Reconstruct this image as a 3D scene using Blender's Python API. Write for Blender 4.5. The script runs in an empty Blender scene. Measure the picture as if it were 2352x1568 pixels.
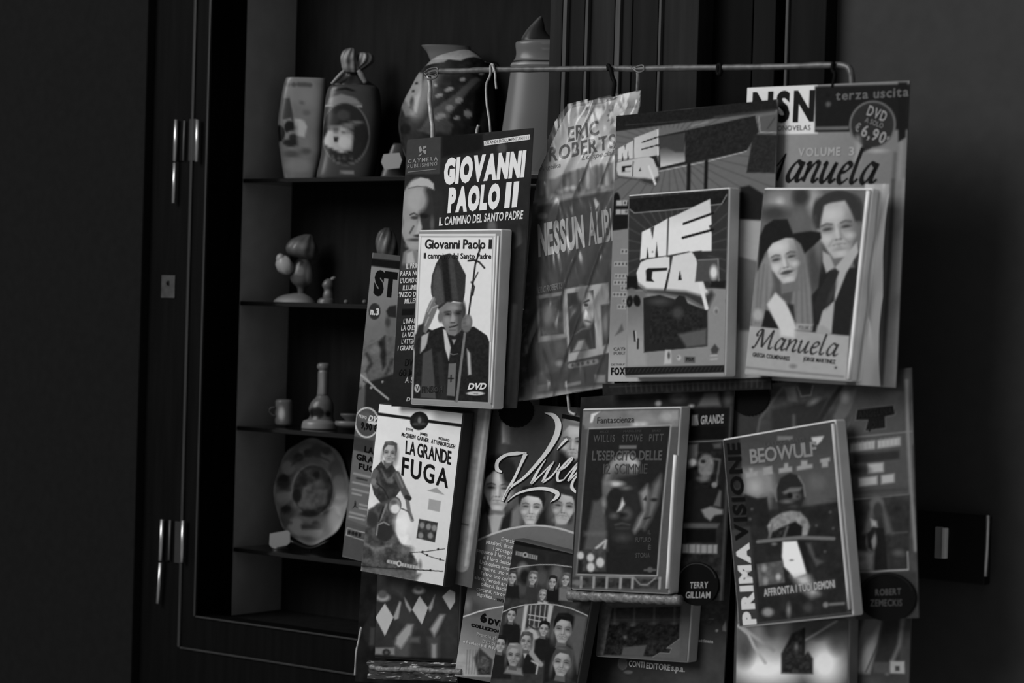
import bpy, bmesh, math, random
import numpy as np
from mathutils import Vector, Matrix
random.seed(7)
scene = bpy.context.scene
COL = scene.collection

# ------------------------------------------------------------------ camera
FPX = 5500.0            # focal length in pixels of the 2352 x 1568 frame
ROLL = 0.028
PITCH = -math.radians(0.79)
CAM = np.array([0.0, -2.5, 0.0])
_f = np.array([0, math.cos(PITCH), math.sin(PITCH)])
_x = np.array([1.0, 0, 0])
_u = np.cross(_x, _f)
XR = _x * math.cos(ROLL) + _u * math.sin(ROLL)
UR = -_x * math.sin(ROLL) + _u * math.cos(ROLL)
cd = bpy.data.cameras.new('camera')
cd.sensor_width = 36.0
cd.lens = FPX * 36.0 / 2352.0
cd.clip_start = 0.05
cd.dof.use_dof = True
cd.dof.focus_distance = 2.52
cd.dof.aperture_fstop = 5.6
cam = bpy.data.objects.new('camera', cd)
M4 = Matrix.Identity(4)
for i in range(3):
    M4[i][0] = XR[i]; M4[i][1] = UR[i]; M4[i][2] = -_f[i]; M4[i][3] = CAM[i]
cam.matrix_world = M4
COL.objects.link(cam)
scene.camera = cam

# ------------------------------------------------------------------ light and exposure
scene.view_settings.view_transform = 'Standard'
scene.view_settings.look = 'None'
scene.view_settings.gamma = 1.0
scene.view_settings.use_curve_mapping = False
scene.view_settings.exposure = 0.0
world = bpy.data.worlds.new('overcast_sky')
scene.world = world
world.use_nodes = True
world.node_tree.nodes['Background'].inputs[0].default_value = (1, 1, 1, 1)
world.node_tree.nodes['Background'].inputs[1].default_value = 0.21


def area_light(name, loc, target, size, power):
    ld = bpy.data.lights.new(name, 'AREA')
    ld.shape = 'DISK'; ld.size = size; ld.energy = power
    o = bpy.data.objects.new(name, ld)
    o.location = loc
    d = Vector(target) - Vector(loc)
    o.rotation_euler = d.to_track_quat('-Z', 'Y').to_euler()
    COL.objects.link(o)
    return o


area_light('street_daylight', (-3.35, -1.75, 2.2), (0.1, 0.0, 0.0), 2.8, 158)

# ------------------------------------------------------------------ projection helpers
PSI_RACK, PSI_CAB = 43.0, 38.0


def normal(psi, tilt=0.0):
    a, t = math.radians(psi), math.radians(tilt)
    return np.array([-math.sin(a) * math.cos(t), -math.cos(a) * math.cos(t), math.sin(t)])


def uaxis(psi):
    a = math.radians(psi)
    return np.array([math.cos(a), -math.sin(a), 0.0])


def ray(p):
    return _f + XR * (p[0] - 1176.0) / FPX - UR * (p[1] - 784.0) / FPX


def hit(p, n, o):
    d = ray(p)
    return CAM + d * ((o - CAM) @ n / (d @ n))


def project(w):
    d = np.asarray(w) - CAM
    z = d @ _f
    return np.array([1176 + FPX * (d @ XR) / z, 784 - FPX * (d @ UR) / z])


NC, UC = normal(PSI_CAB), uaxis(PSI_CAB)
NR, URK = normal(PSI_RACK), uaxis(PSI_RACK)
ZV = np.array([0, 0, 1.0])


def cab(p, d):                       # photo pixel -> point on the cabinet plane at depth d
    return hit(p, NC, NC * d)


def rackp(p, d):
    return hit(p, NR, NR * d)


def mm_per_px(w):                    # metres per pixel at a world point
    return ((np.asarray(w) - CAM) @ _f) / FPX


def cabpt(s, d, z):
    return UC * s + NC * d + ZV * z


def cab_s(px, d, y=784):
    return float(cab((px, y), d) @ UC)


def cab_z(px, py, d):
    return float(cab((px, py), d)[2])


def lin(g):
    c = g / 255.0
    return ((c + 0.055) / 1.055) ** 2.4 if c > 0.04045 else c / 12.92


def linv(g):
    c = np.clip(np.asarray(g, float) / 255.0, 0, 1)
    return np.where(c > 0.04045, ((c + 0.055) / 1.055) ** 2.4, c / 12.92)


KALB = 1.30

# ------------------------------------------------------------------ materials
MATS = {}


def new_mat(name):
    m = bpy.data.materials.new(name)
    m.use_nodes = True
    MATS[name] = m
    nt = m.node_tree
    return m, nt, nt.nodes, nt.links, nt.nodes['Principled BSDF']


def set_p(b, rough=0.5, spec=0.4, metal=0.0):
    b.inputs['Roughness'].default_value = rough
    b.inputs['Specular IOR Level'].default_value = spec
    b.inputs['Metallic'].default_value = metal


def plain(name, alb, rough=0.5, spec=0.4, metal=0.0, var=0.12, scale=40.0, bump=0.0, stretch=None):
    if name in MATS:
        return MATS[name]
    m, nt, N, L, b = new_mat(name)
    set_p(b, rough, spec, metal)
    tc = N.new('ShaderNodeTexCoord')
    mp = N.new('ShaderNodeMapping')
    if stretch:
        mp.inputs['Scale'].default_value = stretch
    nz = N.new('ShaderNodeTexNoise')
    nz.inputs['Scale'].default_value = scale
    nz.inputs['Detail'].default_value = 5
    rp = N.new('ShaderNodeValToRGB')
    a0, a1 = alb * (1 - var), alb * (1 + var)
    rp.color_ramp.elements[0].color = (a0, a0, a0, 1)
    rp.color_ramp.elements[1].color = (a1, a1, a1, 1)
    rp.color_ramp.elements[0].position = 0.3
    rp.color_ramp.elements[1].position = 0.7
    L.new(tc.outputs['Object'], mp.inputs['Vector'])
    L.new(mp.outputs['Vector'], nz.inputs['Vector'])
    L.new(nz.outputs['Fac'], rp.inputs['Fac'])
    L.new(rp.outputs['Color'], b.inputs['Base Color'])
    if bump:
        bp = N.new('ShaderNodeBump')
        bp.inputs['Strength'].default_value = bump
        bp.inputs['Distance'].default_value = 0.002
        L.new(nz.outputs['Fac'], bp.inputs['Height'])
        L.new(bp.outputs['Normal'], b.inputs['Normal'])
    return m


def print_mat(name, rough=0.55, spec=0.07):
    if name in MATS:
        return MATS[name]
    m, nt, N, L, b = new_mat(name)
    set_p(b, rough, spec)
    at = N.new('ShaderNodeAttribute')
    at.attribute_name = 'tone'
    L.new(at.outputs['Color'], b.inputs['Base Color'])
    return m


def clear_mat(name, gloss=0.10, rough=0.12, haze=0.05):
    if name in MATS:
        return MATS[name]
    m, nt, N, L, b = new_mat(name)
    N.remove(b)
    out = N['Material Output']
    tr = N.new('ShaderNodeBsdfTransparent')
    gl = N.new('ShaderNodeBsdfGlossy'); gl.inputs['Roughness'].default_value = rough
    df = N.new('ShaderNodeBsdfDiffuse'); df.inputs['Color'].default_value = (.8, .8, .8, 1)
    mx1, mx2 = N.new('ShaderNodeMixShader'), N.new('ShaderNodeMixShader')
    fr = N.new('ShaderNodeFresnel'); fr.inputs['IOR'].default_value = 1.45
    mu = N.new('ShaderNodeMath'); mu.operation = 'MULTIPLY_ADD'
    mu.inputs[1].default_value = 1.0; mu.inputs[2].default_value = gloss * 0.4
    mx1.inputs['Fac'].default_value = haze
    L.new(fr.outputs['Fac'], mu.inputs[0])
    L.new(tr.outputs[0], mx1.inputs[1]); L.new(df.outputs[0], mx1.inputs[2])
    L.new(mu.outputs[0], mx2.inputs['Fac'])
    L.new(mx1.outputs[0], mx2.inputs[1]); L.new(gl.outputs[0], mx2.inputs[2])
    L.new(mx2.outputs[0], out.inputs['Surface'])
    return m


PRINT = print_mat('printed_gloss_paper')
GLAZE = print_mat('painted_glazed_ceramic', 0.3, 0.3)
INK = print_mat('printed_ink', 0.6, 0.06)
WOOD_D = plain('dark_stained_wood', 0.003, 0.6, 0.05, var=0.35, scale=12, bump=0.15, stretch=(8, 8, 0.6))
WOOD_FR = plain('dark_frame_wood', 0.0022, 0.6, 0.05, var=0.4, scale=14, bump=0.15, stretch=(8, 8, 0.6))
WOOD_EDGE = plain('worn_wood_edge', 0.018, 0.45, 0.3, var=0.3, scale=30, stretch=(3, 3, 0.5))
WALL_L = plain('charcoal_painted_panel', 0.0072, 0.75, 0.05, var=0.1, scale=90, bump=0.1)
WALL_R = plain('grey_plaster', 0.042, 0.8, 0.1, var=0.06, scale=60, bump=0.15)
NICHE = plain('dark_niche_lining', 0.007, 0.7, 0.08, var=0.25, scale=20, stretch=(6, 6, 0.7))
NICHE_SIDE = plain('lit_niche_side', 0.28, 0.7, 0.1, var=0.08, scale=40)  # raised albedo carries the light falling on this side of the niche
STEEL = plain('brushed_steel', 0.55, 0.35, 0.5, 1.0, var=0.1, scale=80)
WIRE = plain('dull_wire', 0.10, 0.4, 0.5, 0.3, var=0.35, scale=120)
WIRE_L = plain('pale_wire', 0.34, 0.4, 0.5, 0.2, var=0.25, scale=150)
BLACK = plain('black_plastic', 0.003, 0.6, 0.06, var=0.2)
SHELFG = plain('dark_shelf_glass', 0.004, 0.12, 0.5, var=0.1)
PAPER = plain('white_paper_tag', 0.42, 0.7, 0.2, var=0.05)
CLEAR = clear_mat('clear_plastic_sleeve', 0.1, 0.12, 0.03)
CLEAR2 = clear_mat('crinkled_clear_plastic', 0.06, 0.24, 0.03)
MILKY = clear_mat('milky_plastic_sleeve', 0.08, 0.2, 0.30)


def grey_mat(g, rough=0.4, spec=0.25):
    return plain('grey_plastic_%d' % int(g), min(0.85, lin(g) * KALB), rough, spec, var=0.10, scale=35)


# ------------------------------------------------------------------ object helpers
def tag(o, label=None, cat=None, group=None, kind=None):
    if label: o['label'] = label
    if cat: o['category'] = cat
    if group: o['group'] = group
    if kind: o['kind'] = kind
    return o


def empty(name, loc, label, cat, group=None):
    o = bpy.data.objects.new(name, None)
    o.empty_display_size = 0.02
    o.location = loc
    COL.objects.link(o)
    return tag(o, label, cat, group)


def origin(o):
    v = np.zeros(3)
    while o is not None:
        v = v + np.array(o.location)
        o = o.parent
    return v


def mesh_obj(name, verts, faces, mat, parent=None, smooth=False, tone=None):
    """verts in world space; the object sits at its parent's origin"""
    V = np.asarray(verts, float).reshape(-1, 3)
    me = bpy.data.meshes.new(name)
    if parent is not None:
        base = origin(parent)
        loc = np.zeros(3)
    else:
        base = V.mean(0); base[2] = V[:, 2].min()
        loc = base
    V = V - base
    if isinstance(faces, np.ndarray):
        nf, k = faces.shape
        me.vertices.add(len(V)); me.vertices.foreach_set('co', V.ravel())
        me.loops.add(nf * k); me.loops.foreach_set('vertex_index', faces.ravel().astype(np.int32))
        me.polygons.add(nf)
        me.polygons.foreach_set('loop_start', np.arange(0, nf * k, k, dtype=np.int32))
        me.update(calc_edges=True)
        me.validate()
    else:
        me.from_pydata([tuple(v) for v in V], [], faces)
        me.update()
    if smooth:
        me.polygons.foreach_set('use_smooth', [True] * len(me.polygons))
    if tone is not None:
        t = np.asarray(tone, float)
        a = np.clip(linv(t) * KALB, 0.0, 0.9)
        ca = me.color_attributes.new('tone', 'FLOAT_COLOR', 'POINT')
        buf = np.ones((len(V), 4)); buf[:, 0] = buf[:, 1] = buf[:, 2] = a
        ca.data.foreach_set('color', buf.ravel())
    if mat is not None:
        me.materials.append(mat)
    o = bpy.data.objects.new(name, me)
    o.location = loc
    COL.objects.link(o)
    if parent is not None:
        o.parent = parent
    return o


def bm_obj(name, bm, mat, parent=None, smooth=False):
    bm.verts.ensure_lookup_table(); bm.verts.index_update()
    vs = [tuple(v.co) for v in bm.verts]
    fs = [[v.index for v in f.verts] for f in bm.faces]
    bm.free()
    return mesh_obj(name, vs, fs, mat, parent, smooth)


def hexa(c8):
    """8 corners: 4 of back ring then 4 of front ring"""
    return c8, [(3, 2, 1, 0), (4, 5, 6, 7), (0, 1, 5, 4), (1, 2, 6, 5), (2, 3, 7, 6), (3, 0, 4, 7)]


def box_cab(name, s0, s1, d0, d1, z0, z1, mat, parent=None, bevel=0.0):
    c = [cabpt(s, d, z) for d in (d0, d1) for (s, z) in ((s0, z0), (s1, z0), (s1, z1), (s0, z1))]
    v, f = hexa(c)
    if bevel:
        bm = bmesh.new()
        bv = [bm.verts.new(p) for p in v]
        for q in f: bm.faces.new([bv[i] for i in q])
        bmesh.ops.recalc_face_normals(bm, faces=bm.faces)
        bmesh.ops.bevel(bm, geom=list(bm.edges), offset=bevel, segments=2, affect='EDGES', profile=0.6)
        return bm_obj(name, bm, mat, parent)
    return mesh_obj(name, v, f, mat, parent)


def tube(pts, r, seg=10, wob=0.0, close=True):
    pts = [np.asarray(p, float) for p in pts]
    V, Fc = [], []
    up = np.array([0.13, 0.21, 0.97])
    for i, p in enumerate(pts):
        a = pts[max(i - 1, 0)]; b = pts[min(i + 1, len(pts) - 1)]
        t = (b - a) / (np.linalg.norm(b - a) + 1e-12)
        x = np.cross(t, up)
        if np.linalg.norm(x) < 0.1: x = np.cross(t, np.array([1.0, 0.1, 0]))
        x /= np.linalg.norm(x); y = np.cross(t, x)
        rr = (r[i] if hasattr(r, '__len__') else r) * (1 + wob * random.uniform(-1, 1))
        for k in range(seg):
            an = 2 * math.pi * k / seg
            V.append(p + rr * (x * math.cos(an) + y * math.sin(an)))
    for i in range(len(pts) - 1):
        for k in range(seg):
            k2 = (k + 1) % seg
            Fc.append((i * seg + k, i * seg + k2, (i + 1) * seg + k2, (i + 1) * seg + k))
    if close:
        Fc.append(tuple(range(seg - 1, -1, -1)))
        Fc.append(tuple((len(pts) - 1) * seg + k for k in range(seg)))
    return V, Fc


def tube_obj(name, pts, r, mat, parent=None, seg=10, wob=0.0):
    v, f = tube(pts, r, seg, wob)
    return mesh_obj(name, v, f, mat, parent, True)


def smooth_path(pts, n=6):
    """Catmull-Rom through the points"""
    P = [np.asarray(p, float) for p in pts]
    P = [2 * P[0] - P[1]] + P + [2 * P[-1] - P[-2]]
    out = []
    for i in range(1, len(P) - 2):
        for k in range(n):
            t = k / n
            a, b, c, d = P[i - 1], P[i], P[i + 1], P[i + 2]
            out.append(0.5 * ((2 * b) + (-a + c) * t + (2 * a - 5 * b + 4 * c - d) * t * t + (-a + 3 * b - 3 * c + d) * t ** 3))
    out.append(P[-2])
    return out


# ------------------------------------------------------------------ printed pictures
def vnoise(X, Y, sc, seed):
    x, y = X / sc + seed * 17.3, Y / sc + seed * 7.7
    xi, yi = np.floor(x), np.floor(y)
    fx, fy = x - xi, y - yi
    fx = fx * fx * (3 - 2 * fx); fy = fy * fy * (3 - 2 * fy)

    def h(a, b):
        v = np.sin(a * 127.1 + b * 311.7 + seed * 74.7) * 43758.5453
        return v - np.floor(v)
    return (h(xi, yi) * (1 - fx) + h(xi + 1, yi) * fx) * (1 - fy) + (h(xi, yi + 1) * (1 - fx) + h(xi + 1, yi + 1) * fx) * fy


class Art:
    """tone drawn at the points X, Y (photo pixels); all shapes are given in the coordinates of a zoom z=(x0,y0,k)"""

    def __init__(self, X, Y, base, z=None):
        self.X, self.Y = X, Y
        self.G = np.full(X.shape, float(base))
        self.set(z or (0, 0, 1.0))

    def set(self, z):
        self.x0, self.y0, self.k = z
        self.x = (self.X - self.x0) * self.k
        self.y = (self.Y - self.y0) * self.k
        return self

    def mix(self, m, g):
        self.G = self.G * (1 - m) + g * m

    def ell(self, cx, cy, rx, ry, g, soft=1.2, rot=0, a=1.0):
        s = soft * self.k
        c, n = math.cos(math.radians(rot)), math.sin(math.radians(rot))
        dx, dy = self.x - cx, self.y - cy
        u, v = dx * c + dy * n, -dx * n + dy * c
        d = (np.sqrt((u / rx) ** 2 + (v / ry) ** 2) - 1) * min(rx, ry)
        self.mix(np.clip(0.5 - d / s, 0, 1) * a, g)

    def sd(self, pts):
        P = np.array(pts, float)
        n = len(P)
        best = np.full(self.x.shape, 1e18); inside = np.zeros(self.x.shape, bool)
        for i in range(n):
            ax, ay = P[i]; bx, by = P[(i + 1) % n]
            ex, ey = bx - ax, by - ay
            t = np.clip(((self.x - ax) * ex + (self.y - ay) * ey) / (ex * ex + ey * ey + 1e-9), 0, 1)
            best = np.minimum(best, (self.x - ax - t * ex) ** 2 + (self.y - ay - t * ey) ** 2)
            cr = (ay > self.y) != (by > self.y)
            with np.errstate(divide='ignore', invalid='ignore'):
                xi = ax + (self.y - ay) * ex / (ey if abs(ey) > 1e-9 else 1e-9)
            inside ^= cr & (self.x < xi)
        d = np.sqrt(best)
        return np.where(inside, -d, d)

    def poly(self, pts, g, soft=1.2, a=1.0):
        s = soft * self.k
        self.mix(np.clip(0.5 - self.sd(pts) / s, 0, 1) * a, g)

    def rect(self, x0, y0, x1, y1, g, soft=1.2, a=1.0):
        self.poly([(x0, y0), (x1, y0), (x1, y1), (x0, y1)], g, soft, a)

    def line(self, pts, w, g, soft=1.0, a=1.0):
        best = np.full(self.x.shape, 1e18)
        for (ax, ay), (bx, by) in zip(pts[:-1], pts[1:]):
            ex, ey = bx - ax, by - ay
            t = np.clip(((self.x - ax) * ex + (self.y - ay) * ey) / (ex * ex + ey * ey + 1e-9), 0, 1)
            best = np.minimum(best, (self.x - ax - t * ex) ** 2 + (self.y - ay - t * ey) ** 2)
        self.mix(np.clip(0.5 - (np.sqrt(best) - w / 2) / (soft * self.k), 0, 1) * a, g)

    def noise(self, amp, sc, seed=1, pts=None, soft=3):
        v = (vnoise(self.x, self.y, sc, seed) + 0.5 * vnoise(self.x, self.y, sc / 2, seed + 3) + 0.25 * vnoise(self.x, self.y, sc / 4, seed + 5)) / 1.75 - 0.5
        m = 1.0 if pts is None else np.clip(0.5 - self.sd(pts) / (soft * self.k), 0, 1)
        self.G = self.G + 2 * amp * v * m

    def grad(self, p0, g0, p1, g1, pts=None, soft=1.2, a=1.0):
        dx, dy = p1[0] - p0[0], p1[1] - p0[1]
        t = np.clip(((self.x - p0[0]) * dx + (self.y - p0[1]) * dy) / (dx * dx + dy * dy), 0, 1)
        m = a if pts is None else np.clip(0.5 - self.sd(pts) / (soft * self.k), 0, 1) * a
        self.G = self.G * (1 - m) + (g0 + (g1 - g0) * t) * m

    def face(self, cx, cy, h, tone=150, hair=40, rot=0, w=0.74, lit=-1, beard=0, hairh=0.16, long=0, smile=0):
        """a plain printed portrait, h = chin to crown"""
        c, n = math.cos(math.radians(rot)), math.sin(math.radians(rot))
        b = h / self.k / 100.0          # softness follows the size of the head

        def q(u, v): return (cx + (u * c - v * n) * h, cy + (u * n + v * c) * h)
        r = rot
        hi, lo = min(235, tone * 1.14), tone * .5
        if long:
            for sx in (-1, 1):
                self.poly([q(sx * .2, -.4), q(sx * .44, -.2), q(sx * .52, .3), q(sx * .5, .2 + long), q(sx * .2, .15 + long), q(sx * .3, .2)], hair, 5 * b)
        if hair is not None:
            self.ell(*q(0, -.16 if not long else -.08), w * .6 * h, (.42 if not long else .5) * h, hair, 3 * b + .5, r)
        self.poly([q(-.16, .3), q(.16, .3), q(.2, .68), q(-.2, .68)], tone * .6, 4 * b)
        for sx in (-1, 1):
            self.ell(*q(sx * w * .5, .02), .045 * h, .1 * h, tone * .72, 2 * b, r)
        self.poly([q(-w * .5, -.12), q(-w * .46, -.34), q(-.2, -.47), q(.2, -.47), q(w * .46, -.34), q(w * .5, -.12), q(w * .47, .14), q(w * .33, .34), q(.12, .48), q(-.12, .48), q(-w * .33, .34), q(-w * .47, .14)], tone, 4 * b + .5)
        self.ell(*q(-lit * .3, .1), w * .24 * h, .42 * h, tone * .6, 18 * b, r, .8)
        self.ell(*q(lit * .36, .2), w * .1 * h, .3 * h, tone * .74, 10 * b, r, .6)
        self.ell(*q(lit * .08, -.27), w * .28 * h, .1 * h, hi, 12 * b, r, .9)
        if hair is not None:
            self.poly([q(-w * .54, .0), q(-w * .58, -.3), q(-.26, -.58), q(.1, -.63), q(.34, -.52), q(w * .6, -.26), q(w * .54, .0), q(w * .45, -.2), q(.2, -.5 + hairh), q(-.12, -.5 + hairh * .8), q(-w * .43, -.24)], hair, 4 * b + .5)
            self.ell(*q(lit * .1, -.52), .16 * h, .04 * h, min(200, hair * 1.5 + 8), 6 * b, r, .6)
        for sx in (-1, 1):
            self.ell(*q(sx * .16, -.045), .115 * h, .07 * h, tone * .66, 8 * b, r, .9)
            self.ell(*q(sx * .16, -.025), .07 * h, .026 * h, tone * .3, 3 * b, r, .95)
            self.ell(*q(sx * .16, .012), .06 * h, .016 * h, tone * .9, 4 * b, r, .8)
            self.line([q(sx * .075, -.105), q(sx * .16, -.13), q(sx * .25, -.1)], .026 * h, tone * .42, 3 * b, .9)
            self.ell(*q(sx * .2, .13), .075 * h, .06 * h, hi, 9 * b, r, .75)
            self.line([q(sx * .1, .16), q(sx * .175, .26)], .018 * h, tone * .72, 5 * b, .7)
        self.poly([q(-lit * .02, -.08), q(-lit * .05, .0), q(-lit * .085, .14), q(-lit * .03, .16)], tone * .68, 6 * b, .8)
        self.ell(*q(lit * .005, .03), .026 * h, .12 * h, hi, 5 * b, r, .8)
        for sx in (-1, 1):
            self.ell(*q(sx * .035, .168), .022 * h, .012 * h, tone * .42, 3 * b, r, .9)
        self.ell(*q(0, .225), .05 * h, .02 * h, tone * .82, 5 * b, r, .7)
        self.poly([q(-.115, .268 - .012 * smile), q(-.03, .25), q(.03, .25), q(.115, .268 - .012 * smile), q(.0, .285 + .012 * smile)], tone * .48, 3 * b, .95)
        if smile:
            self.line([q(-.065, .268), q(0, .275), q(.065, .268)], .016 * h, min(230, tone * 1.25), 2.5 * b, .9)
        self.ell(*q(0, .307 + .01 * smile), .07 * h, .018 * h, tone * .84, 4 * b, r, .9)
        self.ell(*q(0, .345), .06 * h, .014 * h, tone * .66, 5 * b, r, .8)
        self.ell(*q(0, .41), .06 * h, .04 * h, hi, 8 * b, r, .6)
        if beard:
            self.ell(*q(0, .3), w * .36 * h, .2 * h, tone * .5, 8 * b, r, beard)


# ------------------------------------------------------------------ glyphs
CHARS = "ABCDEFGHIJKLMNOPQRSTUVWXYZabcdefghijklmnopqrstuvwxyz0123456789.,'!:-&/+*èéÈ€"
WEIGHTS = {'n': 0.0, 'b': 0.022, 'x': 0.045, 'o': 0.075}
GL = {}


def load_glyphs():
    tmp = []
    for wk, off in WEIGHTS.items():
        for ch in CHARS:
            cu = bpy.data.curves.new('glyph', 'FONT')
            cu.body = ch; cu.size = 1.0; cu.offset = off; cu.resolution_u = 3
            cu.fill_mode = 'FRONT' if False else 'FRONT'
            o = bpy.data.objects.new('glyph', cu)
            COL.objects.link(o)
            tmp.append((wk, ch, o, cu))
    dg = bpy.context.evaluated_depsgraph_get()
    for wk, ch, o, cu in tmp:
        e = o.evaluated_get(dg)
        me = e.to_mesh()
        n = len(me.vertices)
        co = np.zeros(n * 3); me.vertices.foreach_get('co', co)
        co = co.reshape(-1, 3)[:, :2]
        fs = [tuple(p.vertices) for p in me.polygons]
        GL[(wk, ch)] = (co, fs)
        e.to_mesh_clear()
    for wk, ch, o, cu in tmp:
        bpy.data.objects.remove(o)
        bpy.data.curves.remove(cu)


load_glyphs()
CAPH = GL[('n', 'H')][0][:, 1].max()
SPACE = 0.30


def text_shape(s, wk, track=0.07):
    V, Fc = [], []
    x = 0.0
    for ch in s:
        if ch == ' ':
            x += SPACE; continue
        co, fs = GL[('n', ch)]
        lo, hi = co[:, 0].min(), co[:, 0].max()
        cb, fb = GL[(wk, ch)]
        off = WEIGHTS[wk]
        base = sum(len(v) for v in V)
        V.append(cb + np.array([x - lo + off, 0.0]))
        Fc += [tuple(i + base for i in f) for f in fb]
        x += hi - lo + track + off * 2
    V = np.concatenate(V)
    V[:, 0] = (V[:, 0] - V[:, 0].min()) / (V[:, 0].max() - V[:, 0].min())
    V[:, 1] = (V[:, 1] + WEIGHTS[wk]) / (CAPH + 2 * WEIGHTS[wk])
    return V, Fc


# ------------------------------------------------------------------ flat hanging sheets
def homography(src):
    """pixel quad TL,TR,BR,BL -> unit square"""
    dst = [(0, 0), (1, 0), (1, 1), (0, 1)]
    A, b = [], []
    for (x, y), (u, v) in zip(src, dst):
        A.append([x, y, 1, 0, 0, 0, -u * x, -u * y]); b.append(u)
        A.append([0, 0, 0, x, y, 1, -v * x, -v * y]); b.append(v)
    h = np.linalg.solve(np.array(A, float), np.array(b, float))
    return np.append(h, 1).reshape(3, 3)


class Sheet:
    """a flat rectangular face seen at the pixel quad TL,TR,BR,BL, hanging at depth d in front of the rack"""

    def __init__(self, quad, d, psi=PSI_RACK, tilt=0.0, bend=None):
        self.quad = quad
        n = normal(psi, tilt)
        c = np.mean(np.array(quad, float), 0)
        a = rackp(c, d)
        w = [hit(p, n, a) for p in quad]
        self.N = n
        self.Uv = ((w[1] - w[0]) + (w[2] - w[3])) / 2
        self.Vv = ((w[0] - w[3]) + (w[1] - w[2])) / 2
        self.O = sum(w) / 4
        self.H = homography(quad)
        self.Hi = np.linalg.inv(self.H)
        self.bend = bend
        self.w, self.h = np.linalg.norm(self.Uv), np.linalg.norm(self.Vv)
        self.upx = np.array([(quad[0][0] - quad[3][0] + quad[1][0] - quad[2][0]) / 2, (quad[0][1] - quad[3][1] + quad[1][1] - quad[2][1]) / 2], float)
        self.upx /= np.linalg.norm(self.upx)

    def uv(self, X, Y):
        H = self.H
        q = H[2, 0] * X + H[2, 1] * Y + H[2, 2]
        return (H[0, 0] * X + H[0, 1] * Y + H[0, 2]) / q, (H[1, 0] * X + H[1, 1] * Y + H[1, 2]) / q

    def px(self, u, v):
        H = self.Hi
        q = H[2, 0] * u + H[2, 1] * v + H[2, 2]
        return (H[0, 0] * u + H[0, 1] * v + H[0, 2]) / q, (H[1, 0] * u + H[1, 1] * v + H[1, 2]) / q

    def at(self, u, v, z=0.0):
        u = np.asarray(u, float); v = np.asarray(v, float)
        zz = np.zeros(np.broadcast(u, v).shape) + z
        if self.bend is not None:
            zz = zz + self.bend(u, v)
        return self.O + (u - .5)[..., None] * self.Uv + (.5 - v)[..., None] * self.Vv + zz[..., None] * self.N

    def pt(self, p, z=0.0):
        u, v = self.uv(float(p[0]), float(p[1]))
        return self.at(np.array(u), np.array(v), z)


class Letters:
    """flat lettering collected for one printed face"""

    def __init__(self, sheet, z, zoom):
        self.s, self.z, self.zoom = sheet, z, zoom
        self.groups = []
        self.draw = None
        self.new()

    def new(self):
        self.cur = [[], [], [], 0]
        self.groups.append(self.cur)

    def set(self, zoom):
        self.zoom = zoom; return self

    def P(self, x, y):
        x0, y0, k = self.zoom
        return x0 + x / k, y0 + y / k

    def _add(self, X, Y, faces, g, dz):
        u, v = self.s.uv(X, Y)
        ok = (u.min() > -0.02) and (u.max() < 1.02) and (v.min() > -0.02) and (v.max() < 1.02)
        u = np.clip(u, 0.002, 0.998); v = np.clip(v, 0.002, 0.998)
        W = self.s.at(u, v, self.z + dz)
        gr = self.cur
        gr[0].append(W); gr[1] += [tuple(i + gr[3] for i in f) for f in faces]
        gr[2].append(np.full(len(W), float(g))); gr[3] += len(W)

    def text(self, s, x0, y0, x1, y1, cap, g, w='b', slant=0.0, outline=None, up=None, track=0.07):
        """baseline from (x0,y0) to (x1,y1), cap height in zoom units"""
        self.new()
        k = self.zoom[2]
        p0 = np.array(self.P(x0, y0)); p1 = np.array(self.P(x1, y1))
        upv = (self.s.upx if up is None else np.array(up, float) / np.linalg.norm(up)) * cap / k
        bl = p1 - p0
        upv = upv + slant * bl / np.linalg.norm(bl) * cap / k
        if outline is not None:
            S, Fc = text_shape(s, 'o', track)
            Q = p0 + S[:, :1] * bl + S[:, 1:] * upv
            self._add(Q[:, 0], Q[:, 1], Fc, outline, 0.0)
        S, Fc = text_shape(s, w, track)
        Q = p0 + S[:, :1] * bl + S[:, 1:] * upv
        self._add(Q[:, 0], Q[:, 1], Fc, g, 0.00015 if outline is not None else 0.0)
        if isinstance(self.draw, list): self.cur = self.draw
        self.new()

    def shape(self, pts, g, dz=0.0):
        """filled polygon, given in zoom coordinates"""
        Q = np.array([self.P(*p) for p in pts])
        from mathutils.geometry import tessellate_polygon
        tri = tessellate_polygon([[Vector((q[0], q[1], 0)) for q in Q]])
        self._add(Q[:, 0], Q[:, 1], [tuple(t) for t in tri], g, dz)

    def stroke(self, pts, ws, g, n=7, dz=0.0):
        """brush stroke with varying width through points"""
        pth = smooth_path([(p[0], p[1], 0) for p in pts], n)
        m = len(pth)
        ws = np.interp(np.linspace(0, 1, m), np.linspace(0, 1, len(ws)), ws)
        Lp, Rp = [], []
        for i, p in enumerate(pth):
            a = pth[max(0, i - 1)]; b = pth[min(m - 1, i + 1)]
            t = b - a; t = t / (np.linalg.norm(t) + 1e-9)
            nn = np.array([-t[1], t[0], 0])
            Lp.append(p + nn * ws[i] / 2); Rp.append(p - nn * ws[i] / 2)
        Q = np.array([self.P(q[0], q[1]) for q in Lp + Rp])
        self._add(Q[:, 0], Q[:, 1], [(i, i + 1, m + i + 1, m + i) for i in range(m - 1)], g, dz)

    def build(self, name, parent):
        for V, F_, T, n in self.groups:
            if V: mesh_obj(name, np.concatenate(V), F_, INK, parent, tone=np.concatenate(T))


GAIN = 1.0                           # tone multiplier of the pack being built


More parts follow.
